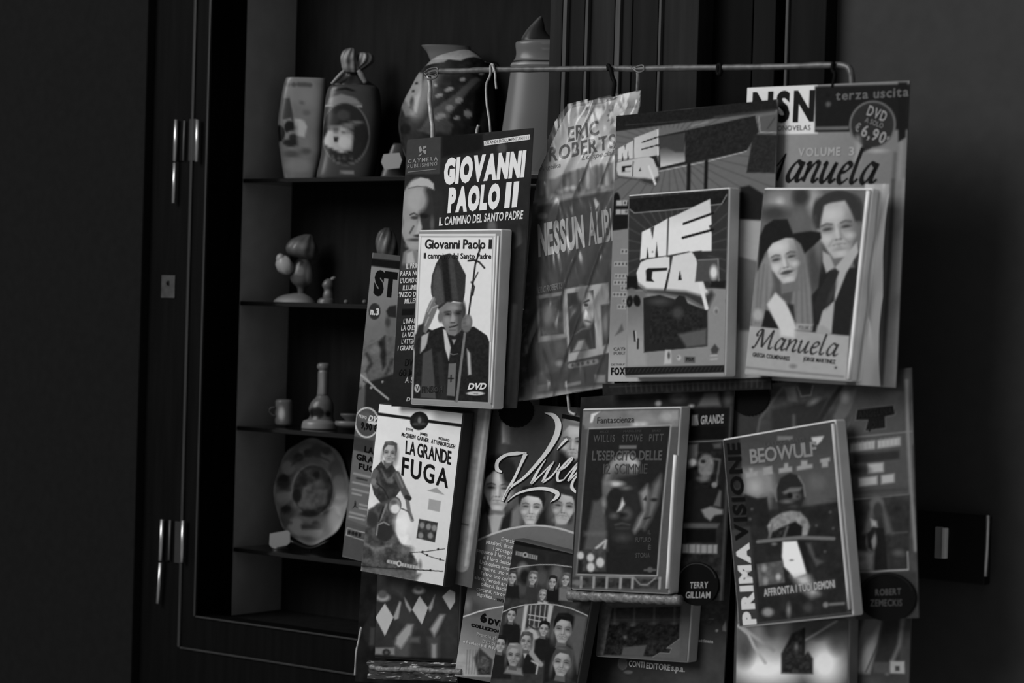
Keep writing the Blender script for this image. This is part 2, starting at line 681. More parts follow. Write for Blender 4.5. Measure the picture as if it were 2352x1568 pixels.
def printed(name, sheet, parent, base, draw, zoom, z=0.0, step=2.2, mask=None, mat=None):
    """the printed picture on a sheet: a fine grid whose tone is drawn by draw(art)"""
    q = np.array(sheet.quad, float)
    wpx = (np.linalg.norm(q[1] - q[0]) + np.linalg.norm(q[2] - q[3])) / 2
    hpx = (np.linalg.norm(q[3] - q[0]) + np.linalg.norm(q[2] - q[1])) / 2
    nx, ny = max(2, int(wpx / step)), max(2, int(hpx / step))
    u, v = np.meshgrid(np.linspace(0, 1, nx + 1), np.linspace(0, 1, ny + 1))
    u, v = u.ravel(), v.ravel()
    X, Y = sheet.px(u, v)
    art = Art(X, Y, base, zoom)
    draw(art)
    art.set((0, 0, 1)); art.noise(3.0, 7.0, 11)
    idx = np.arange((nx + 1) * (ny + 1)).reshape(ny + 1, nx + 1)
    Fc = np.stack([idx[1:, :-1], idx[1:, 1:], idx[:-1, 1:], idx[:-1, :-1]], -1).reshape(-1, 4)
    W = sheet.at(u, v, z)
    if mask is not None:
        art.set((0, 0, 1))
        keep = art.sd(mask) < 0.0
        Fc = Fc[keep[Fc].all(1)]
        used = np.unique(Fc); re = np.full(len(W), -1); re[used] = np.arange(len(used))
        W, Fc, art.G = W[used], re[Fc], art.G[used]
    return mesh_obj(name, W, Fc, mat or PRINT, parent, True, tone=np.clip(art.G * GAIN, 2, 252))


def slab(name, sheet, parent, thick, mat, u0=0, v0=0, u1=1, v1=1, z1=-0.0003, bevel=0.0):
    """the body behind a printed face"""
    cs = [sheet.at(np.array(float(u)), np.array(float(v)), z) for z in (z1 - thick, z1) for (u, v) in ((u0, v1), (u1, v1), (u1, v0), (u0, v0))]
    vv, ff = hexa(cs)
    bm = bmesh.new()
    bv = [bm.verts.new(p) for p in vv]
    for f in ff: bm.faces.new([bv[i] for i in f])
    bmesh.ops.recalc_face_normals(bm, faces=bm.faces)
    if bevel:
        bmesh.ops.bevel(bm, geom=list(bm.edges), offset=bevel, segments=3, affect='EDGES', profile=0.5)
    return bm_obj(name, bm, mat, parent)


def card_body(name, sheet, parent, mat, thick=0.0012, mask=None, n=14):
    """thin backing board that follows the sheet's bend"""
    if mask is None:
        u = np.concatenate([np.linspace(0, 1, n), np.ones(n), np.linspace(1, 0, n), np.zeros(n)])
        v = np.concatenate([np.zeros(n), np.linspace(0, 1, n), np.ones(n), np.linspace(1, 0, n)])
        g = np.linspace(0, 1, n)
        uu, vv = np.meshgrid(g, g)
        idx = np.arange(n * n).reshape(n, n)
        Fc = np.stack([idx[1:, :-1], idx[1:, 1:], idx[:-1, 1:], idx[:-1, :-1]], -1).reshape(-1, 4)
        A = sheet.at(uu.ravel(), vv.ravel(), -0.0003)
        B = sheet.at(uu.ravel(), vv.ravel(), -0.0003 - thick)
        fs = [tuple(f) for f in Fc] + [tuple(int(i) + n * n for i in f[::-1]) for f in Fc]
        ring = list(idx[0, :]) + list(idx[1:, -1]) + list(idx[-1, -2::-1]) + list(idx[-2:0:-1, 0])
        m = len(ring)
        fs += [(int(ring[i]), int(ring[(i + 1) % m]), int(ring[(i + 1) % m]) + n * n, int(ring[i]) + n * n) for i in range(m)]
        return mesh_obj(name, np.concatenate([A, B]), fs, mat, parent)
    pts = []
    m = len(mask)
    for i in range(m):
        a, b = np.array(mask[i], float), np.array(mask[(i + 1) % m], float)
        for t in np.linspace(0, 1, 5)[:-1]: pts.append(a + (b - a) * t)
    from mathutils.geometry import tessellate_polygon
    tri = tessellate_polygon([[Vector((p[0], p[1], 0)) for p in pts]])
    A = np.array([sheet.pt(p, -0.0003) for p in pts]); B = np.array([sheet.pt(p, -0.0003 - thick) for p in pts])
    k = len(pts)
    fs = [tuple(t) for t in tri] + [tuple(i + k for i in t[::-1]) for t in tri] + [(i, (i + 1) % k, (i + 1) % k + k, i + k) for i in range(k)]
    return mesh_obj(name, np.concatenate([A, B]), fs, mat, parent)


def film(name, sheet, parent, z, amp=0.0015, mat=None, sc=26, seed=1, n=46, u0=-.01, u1=1.01, v0=-.01, v1=1.01, stretch=2.2, mask=None):
    """crinkled clear plastic in front of a sheet"""
    u, v = np.meshgrid(np.linspace(u0, u1, n), np.linspace(v0, v1, int(n * 1.4)))
    sh = u.shape
    X, Y = sheet.px(u.ravel(), v.ravel())
    w = np.abs(vnoise(X + .35 * Y, Y / stretch, sc, seed) - .5) * 2 + .6 * np.abs(vnoise(X - .2 * Y, Y / stretch, sc / 2.2, seed + 2) - .5)
    W = sheet.at(u.ravel(), v.ravel(), z) + (w * amp)[:, None] * sheet.N
    idx = np.arange(u.size).reshape(sh)
    Fc = np.stack([idx[1:, :-1], idx[1:, 1:], idx[:-1, 1:], idx[:-1, :-1]], -1).reshape(-1, 4)
    if mask is not None:
        a = Art(X, Y, 0)
        keep = a.sd(mask) < 0
        Fc = Fc[keep[Fc].all(1)]
        used = np.unique(Fc); re = np.full(len(W), -1); re[used] = np.arange(len(used))
        W, Fc = W[used], re[Fc]
    return mesh_obj(name, W, Fc, mat or CLEAR, parent, True)

# ================================================================== THE SETTING
DF = -0.07
ZTOP = cab_z(700, -260, DF)
ZBOT = cab_z(700, 1900, DF)
S_OPEN = cab_s(466, DF)
S_FR0 = cab_s(337, DF)
S_PL0 = cab_s(1263, -0.055, 60)
S_PL1 = cab_s(1898, -0.055, 60)


def solve_d(s, px, y):
    z = cab_z(466, y, DF)
    lo, hi = DF, DF - 0.8
    for _ in range(50):
        m = (lo + hi) / 2
        if project(cabpt(s, m, z))[0] < px: lo = m
        else: hi = m
    return (lo + hi) / 2


DN = solve_d(S_OPEN, 549, 745)
DB = solve_d(S_OPEN, 662, 745)
Z_SILL = cab_z(450, 1415, DF)
Z_RAIL = cab_z(405, 1484, DF)
S_NR = cab_s(1560, DF)

st = lambda o: tag(o, kind='structure')
st(box_cab('wall_left', -1.9, S_FR0, DF - 0.10, DF + 0.012, ZBOT - .4, ZTOP + .4, WALL_L, bevel=0.002))
st(box_cab('wall_right', S_PL1, 1.6, DF - 0.10, -0.075, ZBOT - .4, ZTOP + .4, WALL_R))
st(box_cab('wall_back', S_OPEN - .05, S_NR + .02, DB - 0.02, DB, ZBOT - .1, ZTOP + .2, NICHE))
st(box_cab('ceiling', S_OPEN - .05, S_NR + .02, DB, DF - .001, ZTOP, ZTOP + .02, NICHE))
st(box_cab('floor', S_OPEN - .05, S_NR, DB, DF - .03, Z_SILL - .03, Z_SILL - .004, NICHE))
st(box_cab('wall_side', S_OPEN - .02, S_OPEN, DB, DN, Z_SILL - .004, ZTOP, NICHE_SIDE))
st(box_cab('wall_below', S_FR0, S_PL0 + .05, DF - .10, DF - .006, ZBOT - .4, Z_RAIL - .02, WOOD_D))
# window frame: stile, bottom rail and their beads
tf = st(box_cab('trim_1', S_FR0 + .0015, S_OPEN, DN, DF, ZBOT - .4, ZTOP + .4, WOOD_FR))
box_cab('bottom_rail', S_OPEN, S_PL0 + .03, DF - .03, DF, Z_RAIL - .05, Z_SILL, WOOD_FR, tf)
so, zb = cab_s(431, DF), 0.0025
box_cab('bead', so - .0022, so + .0022, DF - .001, DF + zb, Z_RAIL, ZTOP, WOOD_EDGE, tf, bevel=.001)
box_cab('bead', so + .0024, S_PL0 + .03, DF - .001, DF + zb, Z_RAIL - .0015, Z_RAIL + .0008, WOOD_EDGE, tf, bevel=.0005)
box_cab('bead', S_OPEN - .002, S_OPEN + .0012, DF - .001, DF + zb, Z_SILL, ZTOP, WOOD_EDGE, tf, bevel=.001)
box_cab('bead', S_OPEN + .0014, S_PL0 + .03, DF - .001, DF + zb, Z_SILL - .001, Z_SILL + .001, WOOD_EDGE, tf, bevel=.0005)

# boarded post between niche and right wall: every board a piece
PLK = [plain('weathered_board_%d' % i, a, 0.65, 0.06, var=0.3, scale=9, bump=0.25, stretch=(9, 9, 0.5)) for i, a in enumerate((0.016, 0.010, 0.018, 0.002, 0.006))]
BEADM = plain('pale_worn_bead', 0.045, 0.5, 0.2, var=0.45, scale=20, stretch=(4, 4, 0.5))
tp = st(box_cab('trim_2', S_PL0 + .001, S_PL1 - .001, DF - .10, DF - .012, ZBOT - .4, ZTOP + .4, WOOD_D))
boards = [(1263, 1291, -.055, 0), (1302, 1342, -.055, 1), (1351, 1411, -.056, 2), (1425, 1451, -.055, 0), (1453, 1511, -.056, 1),
          (1519, 1604, -.053, 0), (1606, 1728, -.080, 3), (1730, 1781, -.058, 4), (1783, 1802, -.080, 3), (1811, 1897, -.055, 4)]
for a, b, d, mi in boards:
    box_cab('board', cab_s(a, d, 60), cab_s(b, d, 60), DF - .0115, d, ZBOT - .4, ZTOP + .4, PLK[mi], tp, bevel=.0012)
for a, b, d in ((1292, 1301, -.050), (1343, 1350, -.051), (1412, 1424, -.051), (1512, 1518, -.049), (1803, 1810, -.052)):
    box_cab('bead', cab_s(a, d, 60), cab_s(b, d, 60), DF - .0115, d, ZBOT - .4, ZTOP + .4, BEADM, tp, bevel=.001)

# glass shelves
SHELF = []
for i, (x, y, lb) in enumerate([(560, 410, 'thin dark glass shelf carrying the painted jug and tied sack jar'),
                                (550, 691, 'thin dark glass shelf under the pale bird figurine'),
                                (543, 978, 'thin dark glass shelf under the candlestick and small mug'),
                                (531, 1256, 'thin dark glass shelf under the oval painted plate, lowest one')]):
    z = cab_z(x, y, DN)
    o = box_cab('glass_shelf', S_OPEN + .0005, S_NR, DB + .001, DN, z - .0052, z, SHELFG, bevel=.0008)
    tag(o, lb, 'shelf', 'glass shelves in the niche')
    SHELF.append(z)
DI = (DN + DB) / 2 - .002


# hinges
def hinge(label, k1, k2, strip, rod):
    d = DF + .006
    e = empty('hinge', cab(((k2[0][0] + rod[1][0]) / 2, k2[1][1]), DF), label, 'hinge', 'steel hinges on the dark frame')
    r = .0026
    tube_obj('knuckle', [cab(k1[0], d), cab(k1[1], d)], r, STEEL, e, 14)
    tube_obj('knuckle', [cab(k2[0], d), cab(k2[1], d)], r * .93, STEEL, e, 14)
    tube_obj('pin', [cab(rod[0], d), cab(rod[1], d)], r * .95, STEEL, e, 14)
    s0, s1 = cab_s(k1[0][0] + 4, DF, k1[0][1]), cab_s(strip[0][0], DF, k1[0][1])
    z0, z1 = cab_z(k1[1][0], k1[1][1], DF), cab_z(k1[0][0], k1[0][1], DF)
    box_cab('leaf', s0, s1, DF, DF + .002, z0, z1, BLACK, e)
    s2, s3 = cab_s(rod[0][0] - 16, DF, k1[0][1]), cab_s(rod[0][0], DF, k1[0][1])
    box_cab('leaf', s2, s3, DF, DF + .002, z0, z1, WOOD_EDGE, e)
    tube_obj('leaf_edge', [cab(strip[0], DF + .003), cab(strip[1], DF + .003)], .0012, grey_mat(70), e, 8)


hinge('steel hinge with long barrel, upper one beside the tied sack jar', [(405, 275), (402, 370)], [(402, 374), (399, 466)], [(424, 277), (421, 369)], [(454, 275), (452, 371)])
hinge('steel hinge with long barrel, lower one beside the oval plate', [(373, 1193), (369, 1287)], [(369, 1292), (363, 1385)], [(391, 1194), (388, 1286)], [(421, 1195), (418, 1291)])
# small keyhole plate on the left frame
kp = empty('keyhole_plate', cab((387, 686), DF), 'small tarnished keyhole plate on the dark left frame', 'keyhole')
box_cab('plate', cab_s(372, DF, 660), cab_s(403, DF, 660), DF, DF + .0015, cab_z(387, 684, DF), cab_z(387, 632, DF), plain('tarnished_brass', 0.03, 0.5, 0.4, var=0.4, scale=90), kp, bevel=.0006)
tube_obj('keyhole', [cab((387, 650), DF + .001), cab((387, 650), DF + .0022)], .003, BLACK, kp, 12)

# lock on the right wall
DW = -0.075
lk = empty('door_lock', cab((2190, 1330), DW), 'black box lock with steel strike on the grey right wall', 'lock')
box_cab('case', cab_s(2108, DW, 1250), cab_s(2277, DW, 1250), DW, DW + .012, cab_z(2190, 1333, DW), cab_z(2190, 1177, DW), plain('black_lock_case', .005, .6, .2), lk, bevel=.0015)
box_cab('bolt', cab_s(2164, DW, 1245), cab_s(2182, DW, 1245), DW + .010, DW + .0155, cab_z(2175, 1280, DW), cab_z(2175, 1208, DW), grey_mat(118), lk, bevel=.001)
box_cab('bolt_face', cab_s(2182, DW, 1245), cab_s(2191, DW, 1245), DW + .010, DW + .017, cab_z(2186, 1280, DW), cab_z(2186, 1210, DW), grey_mat(190), lk, bevel=.001)
tube_obj('strike_bar', [cab((2270, 1183), DW + .014), cab((2264, 1323), DW + .014)], .0021, STEEL, lk, 12)

# ================================================================== THINGS ON THE SHELVES
ZTOPZ, ZJUG, ZSH, ZLOW, ZGIO = (520, 60, 4.127), (880, 10, 4.9), (500, 480, 3.0167), (300, 980, 2.7037), (860, 280, 3.92)


class Spot:
    """a standing place: pixel x of the middle, shelf, depth"""

    def __init__(self, px, py, shelf, d=None):
        d = DI if d is None else d
        self.w = cab((px, py), d)
        self.px = np.array([px, py], float)
        self.z0 = SHELF[shelf]
        # pixel row at which the shelf top is seen under the thing
        w = self.w.copy(); w[2] = self.z0 + .0003
        self.w = w
        self.base = project(w)
        self.m = mm_per_px(w)

    def pos(self, px, py):
        dx, dy = px - self.base[0], py - self.base[1]
        v = (dx * XR - dy * UR) * self.m
        return self.w + np.array([v[0], 0, v[2]])


def turned(name, spot, rows, zoom, parent, tone, draw=None, depth=0.8, sq=2.0, dy=0.0, seg=56, sub=4, mat=None, floor=True, ripple=0.0, rip_n=9):
    """a turned or moulded body; rows (y, x left, x right) from top to bottom in zoom units"""
    x0, y0, k = zoom
    R = [(y0 + r[0] / k, x0 + r[1] / k, x0 + r[2] / k) for r in rows]
    pr = smooth_path([np.array(r) for r in R], sub) if sub > 1 else [np.array(r) for r in R]
    V, X, Y = [], [], []
    zs = []
    for (py, xl, xr) in pr:
        c = spot.pos((xl + xr) / 2, py)
        if floor: c[2] = max(c[2], spot.z0 + .0003)
        r = max((xr - xl) / 2 * spot.m, 1e-5)
        zs.append(c[2])
        for j in range(seg):
            t = 2 * math.pi * j / seg
            ct, sn = math.cos(t), math.sin(t)
            e = 2.0 / sq
            cx = math.copysign(abs(ct) ** e, ct); sy = math.copysign(abs(sn) ** e, sn)
            rr = r * (1 + ripple * math.sin(rip_n * t + py * .1))
            V.append(c + np.array([rr * cx, rr * sy * depth + dy, 0]))
            X.append((xl + xr) / 2 + r / spot.m * cx); Y.append(py)
    n = len(pr)
    Fc = []
    for i in range(n - 1):
        for j in range(seg):
            j2 = (j + 1) % seg
            Fc.append((i * seg + j, (i + 1) * seg + j, (i + 1) * seg + j2, i * seg + j2))
    Fc.append(tuple(range(seg))); Fc.append(tuple((n - 1) * seg + j for j in range(seg - 1, -1, -1)))
    art = Art(np.array(X), np.array(Y), tone, zoom)
    if draw: draw(art)
    return mesh_obj(name, V, Fc, mat or GLAZE, parent, True, tone=np.clip(art.G * 1.07, 2, 250))


def lump(name, spot, cx, cy, rx, ry, zoom, parent, tone, depth=0.8, dy=0.0, rough=0.0, mat=None, rot=0):
    x0, y0, k = zoom
    V, Fc, T = [], [], []
    nu, nv = 20, 14
    c, s = math.cos(math.radians(rot)), math.sin(math.radians(rot))
    for i in range(nv + 1):
        ph = math.pi * i / nv
        for j in range(nu):
            t = 2 * math.pi * j / nu
            a, b, e = math.sin(ph) * math.cos(t), -math.cos(ph), math.sin(ph) * math.sin(t)
            q = 1 + rough * math.sin(5 * t + 3 * ph) * math.sin(ph)
            ax, ay = rx * a * q, ry * b * q
            w = spot.pos(x0 + (cx + ax * c - ay * s) / k, y0 + (cy + ax * s + ay * c) / k)
            w[1] += e * rx / k * spot.m * depth + dy
            V.append(w); T.append(tone)
    for i in range(nv):
        for j in range(nu):
            j2 = (j + 1) % nu
            Fc.append((i * nu + j, i * nu + j2, (i + 1) * nu + j2, (i + 1) * nu + j))
    return mesh_obj(name, V, Fc, mat or GLAZE, parent, True, tone=T)


def strip_path(name, spot, pts, r, zoom, parent, tone, dy=0.0, flat=1.0):
    x0, y0, k = zoom
    W = smooth_path([spot.pos(x0 + p[0] / k, y0 + p[1] / k) + np.array([0, dy, 0]) for p in pts], 5)
    v, f = tube(W, [rr / k * spot.m for rr in np.interp(np.linspace(0, 1, len(W)), np.linspace(0, 1, len(r)), r)], 10)
    return mesh_obj(name, v, f, GLAZE, parent, True, tone=[tone] * len(v))


# --- top shelf: pale slab vase
sp = Spot(697, 411, 0)
e = empty('slab_vase', sp.w, 'pale flat sided ceramic vase with dark scribbled motif', 'vase')


def dr(a):
    a.noise(10, 120, 2)
    a.grad((520, 700), 62, (640, 700), 104, [(440, 480), (640, 480), (640, 1500), (440, 1500)], 6, .8)
    a.ell(740, 640, 160, 130, 106, 12, 0, .6)
    for x in (590, 650, 700, 745, 800): a.ell(x, 560 + (x % 3) * 4, 26, 22, 62, 4)
    a.ell(715, 735, 22, 22, 74, 4); a.ell(770, 830, 36, 26, 78, 5)
    a.poly([(545, 700), (610, 690), (640, 840), (650, 960), (560, 960), (535, 880)], 44, 3)
    a.poly([(545, 900), (625, 880), (640, 940), (560, 990)], 96, 3)
    a.ell(610, 970, 50, 60, 14, 3); a.ell(505, 1030, 60, 80, 4, 2)
    a.ell(640, 1060, 70, 60, 100, 3); a.ell(645, 1062, 40, 32, 30, 3)
    a.ell(620, 1115, 75, 36, 24, 3)
    a.poly([(660, 890), (740, 890), (775, 960), (750, 1060), (700, 1050), (670, 980)], 148, 4)  # highlight on the glaze, painted in
    a.ell(620, 1220, 80, 30, 62, 6); a.ell(760, 1190, 50, 30, 66, 6)
    a.ell(700, 1330, 120, 60, 112, 10, 0, .8)


turned('body', sp, [(500, 590, 930), (512, 565, 950), (640, 532, 945), (850, 500, 928), (1000, 492, 915), (1200, 512, 905), (1430, 548, 850), (1448, 560, 840)], ZTOPZ, e, 98, dr, depth=.55, sq=4.0, seg=160, sub=12)
# --- tied sack jar
sp = Spot(802, 411, 0, DI + .006)
e = empty('sack_jar', sp.w, 'ceramic jar shaped like a tied sack with ribbon and round picture', 'jar')


def dr(a):
    a.noise(6, 90, 3)
    a.grad((900, 0), 60, (1450, 0), 34, None, 1, .6)
    a.poly([(960, 760), (985, 700), (1100, 660), (1230, 690), (1300, 760)], 104, 5)
    a.line([(950, 768), (1100, 762), (1290, 775)], 16, 128, 2)
    a.ell(1140, 1035, 232, 296, 82, 2); a.ell(1138, 1032, 216, 282, 26, 2)
    a.poly([(940, 960), (1060, 960), (1250, 905), (1330, 930), (1340, 1060), (1200, 1050), (1160, 1020)], 92, 4)
    a.poly([(1210, 950), (1330, 930), (1360, 1060), (1320, 1180), (1220, 1060), (1190, 1000)], 24, 4)
    a.poly([(930, 1090), (980, 1000), (1100, 970), (1160, 1000), (1220, 1060), (1190, 1180), (1100, 1215), (1000, 1170), (940, 1140)], 148, 5)
    a.ell(1055, 1085, 26, 32, 30, 2); a.ell(1050, 1005, 36, 18, 70, 3); a.ell(1125, 1025, 24, 16, 90, 3)
    a.ell(1130, 1110, 60, 60, 170, 6)
    a.ell(1010, 900, 70, 60, 40, 5); a.ell(1120, 860, 60, 50, 52, 6)
    for x in (1020, 1080, 1130, 1190): a.ell(x, 1268 - abs(x - 1100) * .1, 20, 22, 60, 2)
    a.line([(1000, 1180), (1100, 1240), (1220, 1200), (1290, 1120)], 12, 30, 2)
    a.poly([(1010, 640), (1060, 605), (1150, 595), (1240, 625), (1240, 640), (1140, 620), (1060, 632)], 4, 2)
    a.rect(1095, 1380, 1220, 1412, 112, 4)


turned('body', sp, [(566, 1010, 1420), (600, 970, 1448), (700, 945, 1462), (900, 925, 1468), (1200, 905, 1440), (1425, 860, 1400), (1446, 880, 1380)], ZTOPZ, e, 50, dr, depth=.62, sq=3.4, seg=160, sub=12)
turned('neck', sp, [(420, 1120, 1290), (450, 1125, 1265), (500, 1095, 1320), (570, 1000, 1420)], ZTOPZ, e, 34, None, depth=.6, floor=False, ripple=.06)
rb = empty('ribbon', (0, 0, 0), None, None); rb.parent = e
ruf = lambda a: (a.noise(30, 46, 5), a.ell(1185, 275, 26, 40, 128, 8), a.ell(1120, 330, 18, 60, 112, 8), a.ell(1290, 285, 20, 40, 112, 8))
turned('ruffle', sp, [(213, 1168, 1206), (235, 1120, 1222), (275, 1095, 1226), (320, 1086, 1236), (370, 1098, 1250), (410, 1108, 1262), (445, 1130, 1265)], ZTOPZ, rb, 84, ruf, depth=.8, dy=-.004, floor=False, ripple=.10, rip_n=7, sub=8)
turned('ruffle', sp, [(250, 1272, 1318), (262, 1252, 1372), (300, 1244, 1396), (345, 1238, 1386), (385, 1216, 1340), (420, 1180, 1290), (445, 1160, 1270)], ZTOPZ, rb, 66, ruf, depth=.8, dy=.001, floor=False, ripple=.10, rip_n=8, sub=8)
strip_path('ribbon_tail', sp, [(1130, 430), (1080, 480), (1005, 560)], [14, 18, 12], ZTOPZ, rb, 112, -.014)
strip_path('ribbon_tail', sp, [(1260, 430), (1290, 480), (1330, 550)], [20, 30, 22], ZTOPZ, rb, 100, -.014)


# --- price tags
def price_tag(label, px, shelf, d, pts, zoom, base_rows, tone):
    sp = Spot(px, 0, shelf, d)
    e = empty('price_tag', sp.w, label, 'price tag', 'handwritten price tags')
    x0, y0, k = zoom
    pp = [sp.pos(x0 + x / k, y0 + y / k) for x, y in pts]
    n = len(pp)
    V = [p + np.array([0, -.002, 0]) for p in pp] + [p + np.array([0, -.0008, 0]) for p in pp]
    Fc = [tuple(range(n - 1, -1, -1)), tuple(range(n, 2 * n))] + [(i, (i + 1) % n, (i + 1) % n + n, i + n) for i in range(n)]
    mesh_obj('card', V, Fc, GLAZE, e, tone=[tone] * (2 * n))
    turned('stand', sp, base_rows, zoom, e, 48, None, depth=.4, sub=2, seg=24, dy=.012)


price_tag('white price tag standing between sack jar and painted jug', 905, 0, DI + .012, [(1490, 1215), (1640, 1200), (1665, 1270), (1640, 1345), (1500, 1360), (1468, 1290)], ZTOPZ, [(1105, 1580, 1650), (1160, 1550, 1690), (1300, 1500, 1690), (1380, 1470, 1700), (1448, 1450, 1690)], 150)

# --- painted jug
sp = Spot(1030, 411, 0, DI)
e = empty('painted_jug', sp.w, 'big bulbous jug with white shoulder and dark painted bands', 'jug')


def dr(a):
    a.noise(14, 70, 5)
    a.poly([(440, 720), (560, 600), (700, 540), (850, 512), (960, 515), (1060, 570), (1130, 620), (1020, 600), (940, 620), (880, 655), (740, 640), (690, 675), (560, 690)], 112, 3)
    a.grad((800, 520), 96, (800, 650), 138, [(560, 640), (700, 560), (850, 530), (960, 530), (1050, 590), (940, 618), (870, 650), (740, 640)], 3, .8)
    a.poly([(400, 780), (450, 800), (440, 1000), (390, 1250), (250, 1260), (240, 1100), (290, 980)], 112, 4)
    a.ell(382, 912, 18, 14, 26, 3); a.ell(346, 1004, 18, 16, 40, 3); a.ell(310, 1220, 46, 40, 26, 4); a.ell(336, 1140, 24, 60, 18, 5)
    a.poly([(200, 1160), (250, 1100), (300, 1180), (390, 1290), (260, 1290)], 84, 5)
    a.poly([(590, 1200), (820, 1040), (1000, 860), (1060, 835), (1100, 860), (1000, 960), (900, 1080), (800, 1220), (700, 1400), (560, 1500), (420, 1450)], 66, 4)
    for x, y, rx, ry in ((900, 870, 36, 22), (750, 985, 52, 24), (640, 1055, 46, 22), (860, 1105, 46, 34), (755, 1195, 46, 34), (660, 1300, 60, 50), (600, 940, 20, 20), (835, 1305, 34, 22), (960, 1250, 40, 44), (1110, 790, 30, 16)):
        a.ell(x, y, rx, ry, 116, 2, -20)
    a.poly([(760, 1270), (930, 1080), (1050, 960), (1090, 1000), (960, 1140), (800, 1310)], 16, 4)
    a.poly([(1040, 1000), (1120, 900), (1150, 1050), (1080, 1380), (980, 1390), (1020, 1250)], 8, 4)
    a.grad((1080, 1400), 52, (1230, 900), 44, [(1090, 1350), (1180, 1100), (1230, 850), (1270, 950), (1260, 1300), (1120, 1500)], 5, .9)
    a.ell(260, 1430, 60, 60, 6, 5); a.poly([(390, 1450), (700, 1300), (800, 1380), (760, 1480)], 58, 4)
    a.noise(8, 30, 9)


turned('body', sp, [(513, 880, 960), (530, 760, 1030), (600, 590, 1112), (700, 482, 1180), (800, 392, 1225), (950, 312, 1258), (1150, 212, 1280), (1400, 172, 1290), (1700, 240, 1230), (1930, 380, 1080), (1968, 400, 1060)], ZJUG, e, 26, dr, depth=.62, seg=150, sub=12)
turned('lip', sp, [(468, 430, 985), (480, 436, 985), (540, 488, 1000), (600, 515, 1010), (680, 545, 980)], ZJUG, e, 78, None, depth=.5, dy=.004, floor=False)
strip_path('handle', sp, [(1130, 640), (1300, 700), (1330, 1000), (1280, 1250)], [24, 30, 30, 24], ZJUG, e, 14, .012)

# --- white pitcher
sp = Spot(1262, 411, 0, DI)
e = empty('white_pitcher', sp.w, 'tall white tapered pitcher with dark pointed stopper, partly behind boards', 'pitcher')


def dr(a):
    a.line([(1430, 660), (2330, 655)], 16, 4, 1); a.line([(1430, 690), (2330, 685)], 18, 108, 3)
    a.line([(1780, 458), (1990, 456)], 8, 118, 2); a.line([(1780, 517), (1990, 515)], 10, 128, 2)


turned('body', sp, [(416, 1560, 2200), (424, 1535, 2225), (450, 1490, 2260), (560, 1497, 2252), (620, 1485, 2265), (660, 1455, 2295), (700, 1432, 2320), (740, 1436, 2318), (900, 1415, 2340), (1200, 1372, 2385), (1440, 1335, 2420), (1950, 1250, 2500), (1968, 1270, 2480)], ZJUG, e, 78, dr, depth=.5, seg=64, sub=6)
turned('stopper', sp, [(132, 1772, 1782), (160, 1735, 1796), (220, 1680, 1812), (300, 1610, 1830), (380, 1562, 1905), (418, 1556, 2000)], ZJUG, e, 30, lambda a: a.line([(1775, 140), (1640, 270), (1560, 390)], 26, 62, 4), depth=.6, floor=False)

# --- second shelf
sp = Spot(677, 697, 1)
e = empty('bird_figurine', sp.w, 'pale porcelain figurine with white bird on round domed base', 'figurine')
turned('base', sp, [(583, 530, 600), (596, 460, 625), (615, 415, 655), (640, 388, 678), (652, 384, 682)], ZSH, e, 92, lambda a: a.ell(520, 640, 110, 18, 112, 8), depth=.8)
turned('bowl', sp, [(345, 560, 640), (375, 530, 650), (420, 508, 660), (470, 500, 664), (510, 515, 655), (545, 550, 610), (590, 555, 600)], ZSH, e, 62,
       lambda a: (a.ell(575, 430, 30, 30, 84, 5), a.ell(640, 470, 22, 80, 104, 5), a.ell(560, 370, 40, 20, 16, 4), a.noise(10, 40, 2)), depth=.8, floor=False)
turned('cap', sp, [(176, 600, 650), (190, 560, 660), (215, 510, 670), (260, 474, 690), (300, 478, 694), (330, 520, 690), (352, 600, 670)], ZSH, e, 62, lambda a: (a.ell(560, 255, 70, 24, 84, 10), a.noise(10, 40, 4)), depth=.8, floor=False, ripple=.04)
lump('bird', sp, 470, 390, 56, 70, ZSH, e, 138, .8, -.008, .12, rot=-35)
lump('bird', sp, 440, 345, 30, 36, ZSH, e, 132, .8, -.009, .05)
sp = Spot(750, 697, 1)
e = empty('rabbit_figurine', sp.w, 'tiny pale animal figurine with raised ear on small base', 'figurine')
turned('base', sp, [(612, 740, 800), (622, 705, 808), (640, 692, 812), (655, 690, 814)], ZSH, e, 70, None)
turned('body', sp, [(482, 760, 790), (500, 736, 800), (530, 724, 804), (560, 738, 796), (590, 730, 802), (618, 728, 806)], ZSH, e, 66, lambda a: a.ell(765, 575, 10, 18, 92, 3), floor=False)
lump('ear', sp, 800, 482, 22, 14, ZSH, e, 96, .8, 0, 0, rot=-25)
for x, lb in ((890, 'tiny pale bead beside the little animal figurine'), (1018, 'tiny pale bead next to the hanging card edge')):
    sp = Spot(500 + x / 3.0167, 697, 1)
    o = turned('bead', sp, [(628, x - 6, x + 6), (634, x - 13, x + 13), (644, x - 16, x + 16), (654, x - 10, x + 10)], ZSH, None, 74, None)
    tag(o, lb, 'bead', 'tiny beads on the shelf')
sp = Spot(888, 697, 1)
o = turned('shell_figurine', sp, [(523, 884, 896), (532, 872, 904), (546, 866, 910), (562, 864, 913), (580, 866, 913), (620, 872, 908), (660, 870, 908), (697, 862, 914)], (0, 0, 1), None, 58, lambda a: (a.noise(26, 16, 3), a.ell(878, 562, 10, 16, 84, 6)), ripple=.07, rip_n=7)
tag(o, 'pale ribbed shell figurine just above the leaning pale card', 'figurine')

